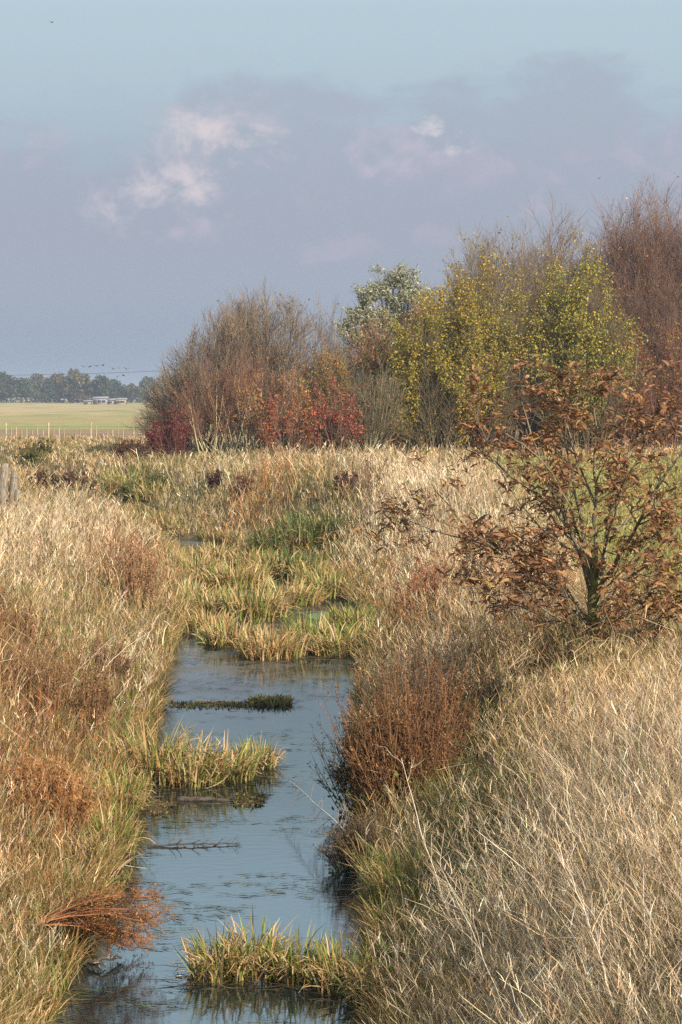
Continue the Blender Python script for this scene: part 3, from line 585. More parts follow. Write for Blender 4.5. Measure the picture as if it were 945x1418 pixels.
# ------------------------------------------------------------------ the small walnut tree
def walnut():
    Y0 = 18.6; bx, by, bz = (820 - PX0) / F * Y0, Y0, None; bz = float(ter(bx, by)); O = np.array([bx, by, bz])
    o = thing('walnut_tree', tuple(O), 'young tree with curled brown leaves and a mossy trunk at the meadow edge', 'tree')
    def line(pts, N=12):
        p = np.array([P3(a, b_, Y0 + d) for a, b_, d in pts]); s = np.r_[0, np.cumsum(np.linalg.norm(np.diff(p, axis=0), axis=1))]; t = np.linspace(0, s[-1], N)
        q = np.stack([np.interp(t, s, p[:, k]) for k in range(3)], 1) - O
        q[1:-1] = q[1:-1] * .5 + (q[:-2] + q[2:]) * .25; q[2:-1] += R.normal(0, .010, (N - 3, 3)); return q
    m_tr = noisemat('mossy_bark', [(.35, (78, 70, 50)), (.5, (118, 116, 66)), (.65, (150, 150, 84))], 14, rough=.9, bump=.8, stretch=(1, 1, .35))
    m_br = noisemat('grey_bark', [(.32, (74, 66, 54)), (.5, (112, 102, 84)), (.68, (142, 138, 98))], 16, rough=.85, bump=.4, stretch=(1, 1, .4))
    tp = line([(821, 930, 0), (820, 885, 0), (820, 855, 0), (823, 810, -.02), (824, 755, -.05)], 12); tr = np.array([.078, .070, .064, .062, .062, .061, .054, .050, .046, .042, .037, .030])
    MB().add(*tubes(tp[None], tr[None], np.array([[.3, .3, .2]]), 12)).build('trunk', m_tr, o, smooth=True)
    limbs = [
        ([(822, 838, 0), (838, 770, .1), (848, 690, .2), (872, 620, .3), (895, 590, .4), (930, 550, .5)], .034),
        ([(824, 775, -.04), (826, 740, -.1), (825, 695, -.15), (825, 640, -.15), (826, 590, -.2), (824, 550, -.2)], .026),
        ([(822, 812, 0), (806, 765, .1), (782, 715, .2), (740, 680, .3), (690, 645, .45), (650, 610, .5)], .028),
        ([(821, 832, 0), (804, 770, -.2), (775, 705, -.35), (752, 655, -.4), (735, 600, -.5), (720, 550, -.6)], .026),
        ([(823, 800, 0), (812, 760, .25), (800, 700, .5), (790, 640, .6), (775, 570, .7), (770, 505, .8)], .022),
        ([(823, 822, 0), (850, 785, -.3), (880, 730, -.5), (920, 660, -.6), (955, 610, -.7), (990, 575, -.8)], .028),
        ([(823, 846, 0), (855, 818, .3), (905, 770, .6), (950, 720, .8), (1000, 650, .9)], .024),
        ([(818, 868, 0), (780, 800, -.3), (728, 780, -.5), (688, 766, -.6), (636, 724, -.7), (588, 650, -.8)], .020),
        ([(818, 868, 0), (770, 820, .1), (726, 785, .2), (665, 747, .3), (594, 733, .3), (540, 716, .35)], .018),
        ([(817, 880, 0), (790, 866, -.2), (764, 851, -.4), (735, 832, -.6), (700, 800, -.8), (660, 790, -.9)], .018),
        ([(817, 888, 0), (780, 872, .2), (745, 850, .4), (700, 835, .6), (650, 815, .8)], .013),
        ([(819, 858, 0), (795, 835, .2), (765, 815, .4), (730, 800, .5), (690, 760, .6)], .014),
        ([(822, 842, 0), (838, 815, -.3), (866, 790, -.5), (900, 745, -.7)], .014),
        ([(818, 872, 0), (800, 850, -.4), (780, 815, -.7), (765, 770, -.9)], .013),
        ([(823, 875, 0), (845, 862, -.3), (870, 850, -.5), (900, 810, -.6)], .012),
        ([(823, 885, 0), (850, 888, -.1), (880, 880, -.2), (920, 850, -.3), (960, 820, -.3)], .016),
        ([(823, 868, 0), (850, 850, .1), (890, 838, .2), (930, 800, .3), (985, 770, .4)], .018),
        ([(823, 806, 0), (838, 760, -.5), (850, 700, -.9), (880, 640, -1.1), (900, 600, -1.2)], .020),
        ([(822, 790, 0), (808, 760, -.6), (790, 700, -.9), (760, 640, -1.), (700, 600, -1.1)], .018),
        ([(848, 700, .2), (858, 640, .2), (868, 580, .1), (880, 520, 0), (885, 480, 0)], .014),
        ([(826, 700, -.1), (800, 640, 0), (785, 580, 0), (750, 530, .1), (690, 540, .1)], .013),
        ([(850, 740, -.1), (900, 690, .1), (935, 640, .2), (960, 600, .2), (975, 560, .2)], .014),
        ([(808, 770, .0), (770, 750, .2), (720, 700, .3), (690, 650, .2), (655, 560, .2)], .013),
    ]
    Ps = []; Rs = []
    for pts, r in limbs:
        q = line(pts, 12); Ps.append(q); Rs.append(r * .8 * np.linspace(1, .26, 12)); b_ = MB().add(*tubes(q[None], Rs[-1][None], np.array([[.3, .3, .2]]), 8)).build('branch', m_br, o, smooth=True)
    P = np.array(Ps); Rd = np.array(Rs)
    P1, R1 = grow(P, Rd, 11, .24, 1., 38, .42, 6, .06, .14, .55, .4, .003); P2, R2 = grow(P1, R1, 3, .3, 1, 42, .26, 5, .05, .16, .7, .5, .0025)
    zt_ = CAMZ - (498 - HOR) / F * Y0 - O[2]; k1 = P1[..., 2].max(1) < zt_; k2 = P2[..., 2].max(1) < zt_; P1, R1, P2, R2 = P1[k1], R1[k1], P2[k2], R2[k2]
    mb = MB()
    for p, q in ((P1, R1), (P2, R2)): mb.add(*tubes(p, q, pick([(96, 80, 66), (120, 104, 88), (84, 68, 56)], len(p)), 4))
    mb.build('twigs', M_TWIG, o)
    # leaf stalks with curled leaflets
    ends = np.concatenate([P[:, 6:], ], 0); 
    A = np.concatenate([P1[:, [2, 3, 4, 5, 5, 5]], P2[:, [0, 1, 2, 3, 4, 4]], P1[:, [1, 2, 3, 4, 4, 5]], P2[:, [0, 1, 1, 2, 3, 4]], P1[:, [2, 3, 3, 4, 5, 5]], P2[:, [0, 1, 2, 3, 3, 4]], P2[:, [1, 2, 3, 3, 4, 4]]]); Rr = np.full(A.shape[:2], .003)
    keep = R.random(len(A)) < .66; A = A[keep]; Rr = Rr[keep]
    low_ = A[..., 2].max(1) < CAMZ - (505 - HOR) / F * Y0 - O[2]; A = A[low_]; Rr = Rr[low_]
    P3_, R3 = grow(A, Rr, 1, .3, 1, 55, .17, 4, -.12, .1, .8, .5, .0014)
    mb2 = MB().add(*tubes(P3_, R3, pick([(110, 72, 50)], len(P3_)), 3))
    nl = 5; idx = np.repeat(np.arange(len(P3_)), nl); t = np.tile(np.linspace(1.0, 3, nl), len(P3_)); k = np.minimum(t.astype(int), 2); u = (t - k)[:, None]
    b_ = P3_[idx, k] * (1 - u) + P3_[idx, k + 1] * u; gone = R.random(len(b_)) < .36; b_ = b_[~gone]; m = len(b_)
    C = pick([(152, 106, 70), (134, 92, 62), (168, 122, 82), (112, 80, 56), (182, 140, 98)], m, .16); yl = R.random(m) < .05; C[yl] = pick([(170, 132, 54)], yl.sum())
    L = R.uniform(.06, .15, m)
    (V, Q, Cc), _ = blades(b_, L, R.uniform(0, 6.28, m), R.uniform(.5, 1.9, m), R.uniform(1.2, 3.4, m), L * R.uniform(.22, .40, m), C, 6, (.15, .75, 1, .85, .5, .08), wav=.25)
    mb2.add(V, Q, Cc); mb2.build('crown', M_DRYLEAF, o)
walnut()

# ------------------------------------------------------------------ shrubs and trees of the wood edge
def shrub(name, x0, x1, yt, yb, Y, label, cat='bush', n=36, bark=[(112, 92, 78)], leaves=(), l2=12, l3=7, peak=.5, flat=.55, base=.25, broom=.65, up=.10, trunkcol=None, ang=26, depth=.8, r0=.034, rough_top=.25, lt=.22):
    zb = CAMZ - (yb - HOR) / F * Y; cx = ((x0 + x1) / 2 - PX0) / F * Y; r = (x1 - x0) / 2 / F * Y; H = (yb - yt) / F * Y; pk = (peak - .5) * 2
    zt = float(ter(cx, Y)); 
    o = thing(name, (cx, Y, zt - .1), label, cat, 'bushes and trees along the wood edge'); H += zb - zt
    u = R.uniform(-1, 1, n); v = R.uniform(-1, 1, n) * depth
    tip = np.stack([u * r, v * r * np.sqrt(np.clip(1 - u * u * .8, .05, 1)), H * (1 - flat * np.abs((u - pk) / (1 + abs(pk))) ** 2) * (1 - rough_top * R.random(n) ** 1.5) * (1 - .25 * (v / max(depth, .1)) ** 2)], -1)
    bs = np.stack([(u * .6 + R.uniform(-.5, .5, n)) * r * base, v * r * base, np.zeros(n)], -1)
    c1 = bs + (tip - bs) * np.array([broom * .8, broom * .8, .38]); t = np.linspace(0, 1, 9)[None, :, None]
    P = (1 - t) ** 2 * bs[:, None] + 2 * t * (1 - t) * c1[:, None] + t ** 2 * tip[:, None]
    P[:, 1:] += np.cumsum(R.normal(0, .012 * H / 5, (n, 8, 3)), 1)
    rad = r0 * R.uniform(.6, 1.2, n)[:, None] * (np.linspace(1, .16, 9)[None] ** 1.1)
    MB().add(*tubes(P, rad, pick(trunkcol or bark, n, .15), 5)).build('trunk', M_TWIG, o)
    L2 = H * .26; P1, R1 = grow(P, rad, l2, lt, .97, ang, L2, 5, up, .09, .45, .4, .0075); P2, R2 = grow(P1, R1, l3, .15, 1, ang + 4, L2 * .42, 3, up, .09, .7, .5, .0062)
    mb = MB()
    for p, q in ((P1, R1), (P2, R2)): mb.add(*tubes(p, q, pick(bark, len(p), .15), 3))
    mb.build('twigs', M_TWIG, o)
    if leaves:
        mb = MB()
        for pal, cnt, h0, h1, size in leaves:
            pt = along(P2, int(cnt * 2.2)); hh = pt[:, 2] / H; cl = vn(pt[:, 0] + 9, pt[:, 2] + pt[:, 1] * .7, max(.5, H * .11), 5)
            k = (hh > h0) & (hh < h1) & (cl > .33); pt = pt[k][:cnt] + R.normal(0, size * .6, (min(k.sum(), cnt), 3))
            if len(pt): mb.add(*cards(pt, size, pick(pal, len(pt), .16), .25, .7))
        mb.build('crown', M_LEAF, o)
    return o
GREYTW = [(116, 100, 84), (132, 116, 96), (98, 84, 70), (138, 114, 90)]
REDTW = [(124, 86, 66), (106, 74, 58), (140, 100, 76), (96, 72, 58)]
YEL = [(176, 146, 54), (156, 130, 50), (190, 158, 66), (128, 112, 46)]
YGR = [(144, 142, 52), (122, 124, 46), (166, 156, 60), (92, 98, 40)]
ORL = [(176, 112, 66), (160, 98, 58), (190, 132, 78), (156, 120, 70)]
REDL = [(176, 88, 62), (156, 76, 56), (186, 106, 74), (130, 80, 58)]
CRIM = [(122, 58, 54), (104, 50, 48), (138, 72, 62)]
BRL = [(160, 126, 84), (140, 104, 66), (174, 146, 104)]
LIGHTSTEM = [(150, 140, 104), (168, 156, 118), (128, 116, 90)]
shrub('bare_shrub', 208, 345, 432, 634, 82, 'bare grey brown shrub leaning away from the wood at its open end', n=46, bark=GREYTW, peak=.85, flat=.75, base=.35, leaves=[(BRL, 260, .85, 1, .12)], l2=20, l3=11)
shrub('bare_shrub', 285, 425, 392, 630, 84, 'taller bare shrub with tan leaves left only on its topmost twigs', n=52, bark=GREYTW, peak=.6, flat=.42, base=.4, leaves=[(BRL + [(180, 150, 90)], 900, .86, 1.1, .14), (ORL, 900, .3, .62, .10)], trunkcol=LIGHTSTEM, l2=20, l3=11)
shrub('bare_shrub', 240, 400, 480, 634, 79, 'red twigged lower shrub in front of the tall bare ones', n=40, bark=REDTW, peak=.55, flat=.5, base=.6, trunkcol=LIGHTSTEM, leaves=[(ORL, 350, .1, .9, .08)], l2=13, l3=8)
shrub('crimson_bush', 204, 262, 566, 644, 75, 'small crimson bush low at the open end of the wood', n=26, bark=[(112, 62, 56), (96, 62, 54)], leaves=[(CRIM, 1500, .05, 1, .08)], peak=.6, base=.7, l2=8, l3=6, flat=.5)
shrub('orange_shrub', 318, 440, 492, 626, 79, 'shrub with thin orange foliage in front of the bare shrubs', n=26, bark=GREYTW, trunkcol=LIGHTSTEM, leaves=[(ORL, 3000, .3, 1, .10), (YGR, 300, .1, .9, .09)], base=.5, l2=9, l3=6)
shrub('red_leaved_bush', 365, 432, 535, 622, 77, 'bush with scarlet leaves below the orange shrub', n=20, bark=[(110, 84, 66)], leaves=[(REDL, 1300, .1, 1, .08), (ORL, 700, .2, 1, .08)], base=.6, l2=8, l3=6)
shrub('red_leaved_bush', 420, 500, 520, 622, 77.5, 'wider bush with scarlet leaves at the foot of the arching green stems', n=22, bark=[(110, 84, 66)], leaves=[(REDL + [(196, 92, 74)], 1500, .1, 1, .10)], base=.6, l2=8, l3=6)
shrub('bare_shrub', 410, 486, 412, 626, 90, 'narrow upright bare shrub between the tan tipped one and the silver tree', n=30, bark=GREYTW, base=.6, leaves=[(BRL, 150, .8, 1, .12)], flat=.35)
shrub('mixed_shrub', 405, 505, 470, 624, 83, 'shrub with thin green and orange leaves behind the red ones', n=30, bark=[(120, 104, 72), (140, 120, 84)], leaves=[(YGR + ORL, 2600, .4, 1, .10), (ORL + REDL, 1500, .2, 1, .09)], base=.5)
shrub('mixed_shrub', 475, 575, 440, 622, 86, 'rosy brown shrub with sparse yellow leaves below the silver tree', n=36, bark=[(130, 98, 78), (116, 90, 70), (142, 110, 84)], leaves=[(YEL + YGR, 2200, .35, 1, .11), (ORL + REDL, 3200, .15, 1, .09)], base=.6, l2=14, l3=9)
shrub('mixed_shrub', 540, 640, 405, 620, 89, 'tall rosy brown shrub with yellow tips behind the yellow green tree', n=36, bark=[(136, 96, 76), (124, 90, 70)], leaves=[(YEL + ORL, 1200, .6, 1.05, .12)], base=.6, l2=13, l3=8)
shrub('arching_shrub', 462, 560, 500, 622, 79, 'grey green shrub of arching bare stems beside the red bushes', n=60, bark=[(112, 102, 76), (128, 114, 84), (96, 84, 64)], trunkcol=[(132, 122, 90)], base=.25, broom=.9, peak=.6, flat=.6, leaves=[(REDL, 200, .1, .8, .1)], l2=12, l3=6)
def silver():
    Y = 118; cx = (546 - PX0) / F * Y; r = 68 / F * Y
    o = thing('silver_tree', (cx, Y, .8), 'rounded silvery green willow rising behind the wood edge', 'tree'); H = 262 / F * Y - .6 + .6
    H = CAMZ + (HOR - 366) / F * Y - .8
    n = 13; P = []
    for i in range(n):
        e = np.array([(-.9 + 1.8 * i / 12) * r, R.uniform(-.6, .6) * r, H * (.94 - .35 * (-.9 + 1.8 * i / 12) ** 2) * R.uniform(.85, 1)]); t = np.linspace(0, 1, 8)[:, None]
        P.append(e * t * np.array([1, 1, 1]) * np.concatenate([t, t, np.ones_like(t)], 1) ** .6 + R.normal(0, .08, (8, 3)) * t)
    P = np.array(P); rad = np.tile(np.linspace(.2, .04, 8), (n, 1)); MB().add(*tubes(P, rad, pick([(120, 112, 96)], n), 7)).build('trunk', M_TWIG, o)
    P1, R1 = grow(P, rad, 26, .35, 1, 42, 1.9, 5, .12, .12, .3, .4, .01); P2, R2 = grow(P1, R1, 10, .2, 1, 35, .8, 4, .1, .1, .6, .5, .008)
    mb = MB()
    for p, q in ((P1, R1), (P2, R2)): mb.add(*tubes(p, q, pick([(120, 112, 92)], len(p)), 3))
    mb.build('twigs', M_TWIG, o)
    pt = along(P2, 44000, .2, 1) + R.normal(0, .08, (44000, 3)); cl = vn(pt[:, 0], pt[:, 2], .8, 4); pt = pt[cl > .3]
    MB().add(*cards(pt, .20, pick([(166, 164, 132), (150, 148, 116), (178, 174, 146), (124, 124, 92)], len(pt), .15), .1, .4)).build('crown', M_LEAF, o)
silver()
shrub('yellow_green_tree', 545, 660, 385, 622, 81, 'leafy yellow green tree with a dark hollow at its foot', 'tree', n=34, bark=[(110, 96, 70)], leaves=[(YEL, 24000, .0, 1.1, .095), (YGR, 14000, .0, .8, .095)], base=.4, broom=.8, peak=.85, flat=.5, l2=17, l3=10, up=.04, lt=.04)
shrub('yellow_green_tree', 600, 735, 345, 618, 84, 'taller yellow green tree with thin golden top, largest of the leafy ones', 'tree', n=40, bark=[(110, 96, 70)], leaves=[(YEL, 20000, .0, 1.1, .095), (YGR, 18000, .0, .8, .095)], base=.4, broom=.8, peak=.42, flat=.5, l2=17, l3=10, up=.05, lt=.04)
shrub('yellow_green_tree', 758, 854, 346, 612, 84, 'bright green leafy tree behind the top of the small brown tree', 'tree', n=40, bark=[(110, 96, 70)], leaves=[([(154, 148, 58), (134, 134, 52), (170, 160, 66)], 26000, .0, .95, .10), (YEL, 6000, .5, 1.1, .11)], base=.5, broom=.8, peak=.45, flat=.35, l2=17, l3=10, up=.05, lt=.04)
shrub('bare_shrub', 628, 745, 312, 616, 92, 'tall bare shrub with golden leaf tips above the yellow green trees', n=46, bark=GREYTW, base=.6, leaves=[(YEL + BRL, 900, .72, 1.1, .13)], flat=.35, peak=.6, l2=18, l3=10)
shrub('bare_shrub', 715, 812, 304, 616, 94, 'tall bare shrub between the two leafy green trees', n=46, bark=GREYTW + REDTW[:1], base=.6, leaves=[(BRL, 200, .8, 1, .12)], flat=.35, l2=18, l3=10)
shrub('bare_tree', 800, 930, 268, 610, 96, 'tall red brown bare tree behind the bright green one', 'tree', n=64, bark=REDTW + GREYTW[:1], base=.6, leaves=[(YEL + BRL, 700, .6, 1.1, .13), (ORL, 700, .2, .9, .1)], flat=.4, peak=.7, l2=20, l3=11)
shrub('bare_tree', 890, 1040, 246, 610, 97, 'tallest red brown bare tree, cut by the picture edge', 'tree', n=64, bark=REDTW + GREYTW[:1], base=.6, leaves=[(YEL + BRL, 700, .7, 1.1, .13)], flat=.4, peak=.5, l2=20, l3=11)
shrub('bare_shrub', 835, 905, 440, 616, 86, 'lower shrub with reddish leaves behind the brown crown of the small tree', n=34, bark=REDTW, base=.6, leaves=[(REDL + ORL, 1500, .3, 1, .1), (YGR, 800, .5, 1, .1)], flat=.4)
shrub('bare_shrub', 890, 990, 430, 616, 87, 'lower red brown shrub at the picture edge below the tallest tree', n=36, bark=REDTW, base=.6, leaves=[(REDL + ORL, 1300, .3, 1, .1), (YGR, 500, .5, 1, .1)], flat=.4)
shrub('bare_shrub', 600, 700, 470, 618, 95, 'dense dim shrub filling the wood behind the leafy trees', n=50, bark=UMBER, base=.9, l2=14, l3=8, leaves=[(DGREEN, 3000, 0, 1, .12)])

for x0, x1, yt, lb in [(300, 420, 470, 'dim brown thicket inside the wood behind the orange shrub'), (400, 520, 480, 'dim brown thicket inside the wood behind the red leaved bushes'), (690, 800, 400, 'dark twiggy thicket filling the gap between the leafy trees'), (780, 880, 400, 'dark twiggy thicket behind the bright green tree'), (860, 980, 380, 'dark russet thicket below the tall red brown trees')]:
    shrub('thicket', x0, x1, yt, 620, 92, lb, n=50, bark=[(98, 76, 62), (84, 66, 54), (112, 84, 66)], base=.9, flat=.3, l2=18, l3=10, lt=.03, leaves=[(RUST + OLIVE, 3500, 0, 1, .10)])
# ------------------------------------------------------------------ distance
def far_proto(seed, w, h, label, pal):
    o = thing('distant_tree', (0, 0, 0), label, 'tree', 'tree line on the horizon'); tk = []
    P = np.array([[0, 0, 0], [.1, 0, h * .25], [0, .1, h * .5], [.1, 0, h * .75]])[None]
    MB().add(*tubes(P, np.array([[.35, .28, .2, .08]]), np.array([lin((70, 60, 50))]), 6)).build('trunk', M_TWIG, o)
    c = R.normal(0, 1, (26, 3)); c = unit(c) * R.uniform(.3, .9, (26, 1)) * np.array([w / 2, w / 2, h * .42]); c[:, 2] += h * .52
    i = R.integers(0, 26, 3600); d = unit(R.normal(0, 1, (3600, 3))) * (R.uniform(.5, 1, 3600) ** .5)[:, None] * np.array([w * .17, w * .17, h * .13])
    pt = c[i] + d; pt = pt[pt[:, 2] > .3]
    MB().add(*cards(pt, .75, pick(pal, len(pt), .2), .1, .8)).build('crown', M_LEAF, o); return o
pr = [far_proto(1, 9, 10, 'x', [(74, 84, 50), (90, 92, 58), (60, 70, 44)]), far_proto(2, 8, 9, 'x', [(96, 88, 56), (110, 96, 62), (80, 80, 50)]), far_proto(3, 7, 8, 'x', [(64, 76, 46), (80, 84, 52)])]
tops = [(-60, 525), (-25, 520), (4, 515), (30, 522), (58, 513), (78, 522), (98, 506), (118, 524), (140, 520), (160, 524), (182, 528), (205, 522), (235, 518), (265, 520), (300, 516), (340, 522)]
lab = ['broad distant tree just off the picture edge', 'distant tree at the far end of the tree line', 'rounded distant tree at the picture edge', 'low distant tree, second in from the picture edge', 'wide distant tree before the tallest one', 'small distant tree tucked beside the tallest one', 'tallest distant tree with a brownish dome', 'low distant tree just after the tallest one', 'distant tree directly above the white sheds', 'low distant tree beyond the last white shed', 'lowest distant tree in the gap before the wood', 'distant tree half hidden by the bare shrub', 'distant tree seen through the bare shrub twigs', 'distant tree behind the middle of the bare shrub', 'distant tree behind the tan tipped shrub', 'distant tree behind the orange shrub']
for i, ((px, py), lb) in enumerate(zip(tops, lab)):
    Y = 690 + R.uniform(-25, 25); x = (px - PX0) / F * Y; H = CAMZ + (HOR - py) / F * Y - .9; k = (1 if i in (6, 4) else (i % 3)); hp = (10, 9, 8)[k]; s = H / hp
    wx = s * R.uniform(1.2, 1.55)
    if i < 3: o = pr[i]; o.location = (x, Y, .9); hp = (10, 9, 8)[i]; s = H / hp; o.scale = (s * 1.1, s, s); o['label'] = lb
    else: dup(pr[k], (x, Y, .9), R.uniform(0, 6), (wx, s, s), lb)
def hedge(px0, px1, Y, hgt, label):
    n = 9000; x0 = (px0 - PX0) / F * Y; x1 = (px1 - PX0) / F * Y; x = R.uniform(x0, x1, n); hh = hgt * (.6 + .6 * vn(x, x * 0, 5, 3)); pt = np.stack([x, Y + R.normal(0, 2, n), .9 + hh * R.random(n)], -1)
    o = MB().add(*cards(pt, .8, pick([(70, 80, 48), (84, 86, 54)], n), 0, .8)).build('distant_woods', M_LEAF); tag(o, label, 'woods', kind='stuff')
hedge(-90, 400, 705, 5.5, 'dim undergrowth closing the gaps in the tree line on the horizon')
M_WHITE = noisemat('white_paint', [(.3, (130, 128, 118)), (.7, (150, 146, 136))], 2, rough=.6); M_ROOF = noisemat('shed_roof', [(.3, (120, 116, 112)), (.7, (150, 144, 138))], 2)
M_GLASS = noisemat('dark_window', [(.3, (40, 46, 52)), (.7, (56, 62, 70))], 2, rough=.1)
def box(mb, x0, x1, y0, y1, z0, z1):
    v = np.array([[x, y, z] for z in (z0, z1) for x, y in ((x0, y0), (x1, y0), (x1, y1), (x0, y1))]); q = np.array([[0, 3, 2, 1], [4, 5, 6, 7], [0, 1, 5, 4], [1, 2, 6, 5], [2, 3, 7, 6], [3, 0, 4, 7]]); mb.add(v, q, (.5, .5, .5)); return mb
def shed(px0, px1, pytop, Y, label, wall=M_WHITE, nwin=3):
    x0, x1 = [(p - PX0) / F * Y for p in (px0, px1)]; z1 = CAMZ + (HOR - pytop) / F * Y - .9; W = x1 - x0
    o = thing('farm_shed', ((x0 + x1) / 2, Y, .9), label, 'shed', 'farm sheds below the tree line'); box(MB(), -W / 2, W / 2, 0, 6, 0, z1 * .75).build('wall', wall, o)
    e = .3; v = np.array([[-W / 2 - e, -e, z1 * .75 + .003], [W / 2 + e, -e, z1 * .75 + .003], [W / 2 + e, 6 + e, z1 * .75 + .003], [-W / 2 - e, 6 + e, z1 * .75 + .003], [-W / 2 - e, 3, z1], [W / 2 + e, 3, z1]])
    MB().add(v, np.array([[0, 1, 5, 4], [2, 3, 4, 5], [3, 0, 4, 4], [1, 2, 5, 5]]), (.4, .4, .4)).build('roof', M_ROOF, o)
    for k in range(nwin):
        xc = -W / 2 + W * (k + .5) / nwin; box(MB(), xc - .5, xc + .5, -.05, .02, z1 * .25, z1 * .55).build('window', M_GLASS, o)
shed(129, 147, 549, 560, 'white shed, longest of the distant farm sheds'); shed(150, 156, 552, 565, 'tiny shed between the two larger distant ones', nwin=1)
shed(158, 173, 551, 570, 'grey brown shed beside the long white one', noisemat('shed_boards', [(.3, (150, 136, 118)), (.7, (176, 160, 140))], 2)); shed(116, 124, 554, 550, 'little white shed standing apart before the others', nwin=1)

M_OLDWOOD = noisemat('weathered_wood', [(.3, (88, 78, 66)), (.5, (132, 120, 104)), (.7, (164, 154, 138))], 6, rough=.9, stretch=(6, 6, .6), bump=.6)
def post(px, py_top, wpx, Y, label, tilt=0, plank=False):
    x = (px - PX0) / F * Y; z = float(ter(x, Y)); ztop = CAMZ - (py_top - HOR) / F * Y; wd = wpx / 2 / F * Y; h = ztop - z
    o = thing('fence_post', (x, Y, z), label, 'fence post', 'weathered posts in the grass'); o.rotation_euler = (0, tilt, 0)
    N = 7; P = np.stack([R.normal(0, .018, N), R.normal(0, .018, N), np.linspace(-.2, h, N)], 1)
    MB().add(*tubes(P[None], (wd * np.array([1, .98, 1.02, .97, .99, .92, .8]))[None], np.array([[.4, .4, .3]]), 9)).build('post', M_OLDWOOD, o)
    v = np.array([[wd * .8 * math.cos(a), wd * .8 * math.sin(a), h] for a in np.arange(8) * PI / 4]); q = np.array([[0, 1, 2, 3], [0, 3, 4, 7], [4, 5, 6, 7]]); MB().add(v, q, (.4, .4, .4)).build('post_top', M_OLDWOOD, o)
    mb = MB()
    for zz in (h * .55, h * .85):
        a = np.linspace(0, 2 * PI, 10); P = np.stack([np.cos(a) * wd * 1.04, np.sin(a) * wd * 1.04, np.full(10, zz)], 1); mb.add(*tubes(P[None], np.full((1, 10), .004), np.array([[.2, .18, .16]]), 4))
    mb.build('wire_loop', M_TWIG, o)
post(4, 642, 13, 42, 'thick weathered wooden post cut by the picture edge', .02); post(17, 652, 12, 42.6, 'leaning grey post beside the thick one', .06); post(26, 678, 9, 41.6, 'short pale post standing slightly lower than its neighbours', -.03)
def paling():
    x0, _, _ = P3(8, 0, 112); x1 = P3(205, 0, 112)[0]; o = thing('paling_fence', (x0, 112, .9), 'low paling fence of split pale stakes along the field edge', 'fence'); W = x1 - x0; mb = MB()
    for x in np.arange(0, W, .30):
        if R.random() < .12: continue
        h = R.uniform(.55, .85); t = R.normal(0, .03); P = np.array([[x, 0, -.1], [x + t * .5, 0, h * .5], [x + t, 0, h]]); mb.add(*tubes(P[None], np.array([[.04, .04, .02]]), pick([(172, 150, 118), (150, 130, 100)], 1), 4))
    mb.build('palings', M_TWIG, o)
    for x in np.arange(0, W, 2.4): P = np.array([[x, .12, -.2], [x, .12, .6], [x, .12, 1.0]]); MB().add(*tubes(P[None], np.array([[.05, .05, .04]]), pick([(170, 154, 126)], 1), 6)).build('post', M_TWIG, o)
    for z in (.3, .75): P = np.stack([np.linspace(0, W, 20), np.full(20, .06), z + R.normal(0, .01, 20)], 1); MB().add(*tubes(P[None], np.full((1, 20), .012), np.array([[.2, .18, .15]]), 3)).build('wire', M_TWIG, o)
paling()
def powerline():
    Y = 320; a = np.array(P3(-90, 520, Y)); b_ = np.array(P3(290, 510, Y + 20)); o = thing('power_line', (a[0], Y, .9), 'thin power line sagging above the distant trees', 'power line'); O = np.array([a[0], Y, .9])
    for q in (a, b_):
        P = np.array([[q[0], q[1], .9], [q[0], q[1], (q[2] + .9) / 2], [q[0], q[1], q[2] + .4]]) - O; MB().add(*tubes(P[None], np.array([[.14, .12, .1]]), np.array([lin((90, 76, 64))]), 8)).build('pole', M_TWIG, o)
        P = np.array([[q[0], q[1] - .8, q[2]], [q[0], q[1], q[2]], [q[0], q[1] + .8, q[2]]]) - O; MB().add(*tubes(P[None], np.full((1, 3), .07), np.array([lin((90, 76, 64))]), 4)).build('crossarm', M_TWIG, o)
    t = np.linspace(0, 1, 30)[:, None]
    for dy in (-.7, .7):
        P = a * (1 - t) + b_ * t - O; P[:, 2] -= (1 - (2 * t[:, 0] - 1) ** 2) * .35; P[:, 1] += dy; MB().add(*tubes(P[None], np.full((1, 30), .022), np.array([lin((70, 66, 64))]), 4)).build('wire', M_TWIG, o)
powerline()
def bird_proto():
    mb = MB(); t = np.linspace(0, 1, 7); P = np.stack([t * .34 - .17, t * 0, np.sin(t * PI) * .01], 1); mb.add(*tubes(P[None], np.array([[.006, .03, .045, .045, .035, .025, .004]]), np.array([lin((50, 44, 42))]), 6))
    for s in (-1, 1):
        v = np.array([[.06, 0, .02], [-.06, 0, .02], [.07, s * .16, .09], [-.04, s * .15, .08], [.0, s * .32, .05], [-.05, s * .33, .05]]); mb.add(v, np.array([[0, 1, 3, 2], [2, 3, 5, 4]]), lin((46, 42, 42)))
    o = mb.build('bird', M_TWIG); return tag(o, 'x', 'bird', 'birds around the power line')
bp = bird_proto()
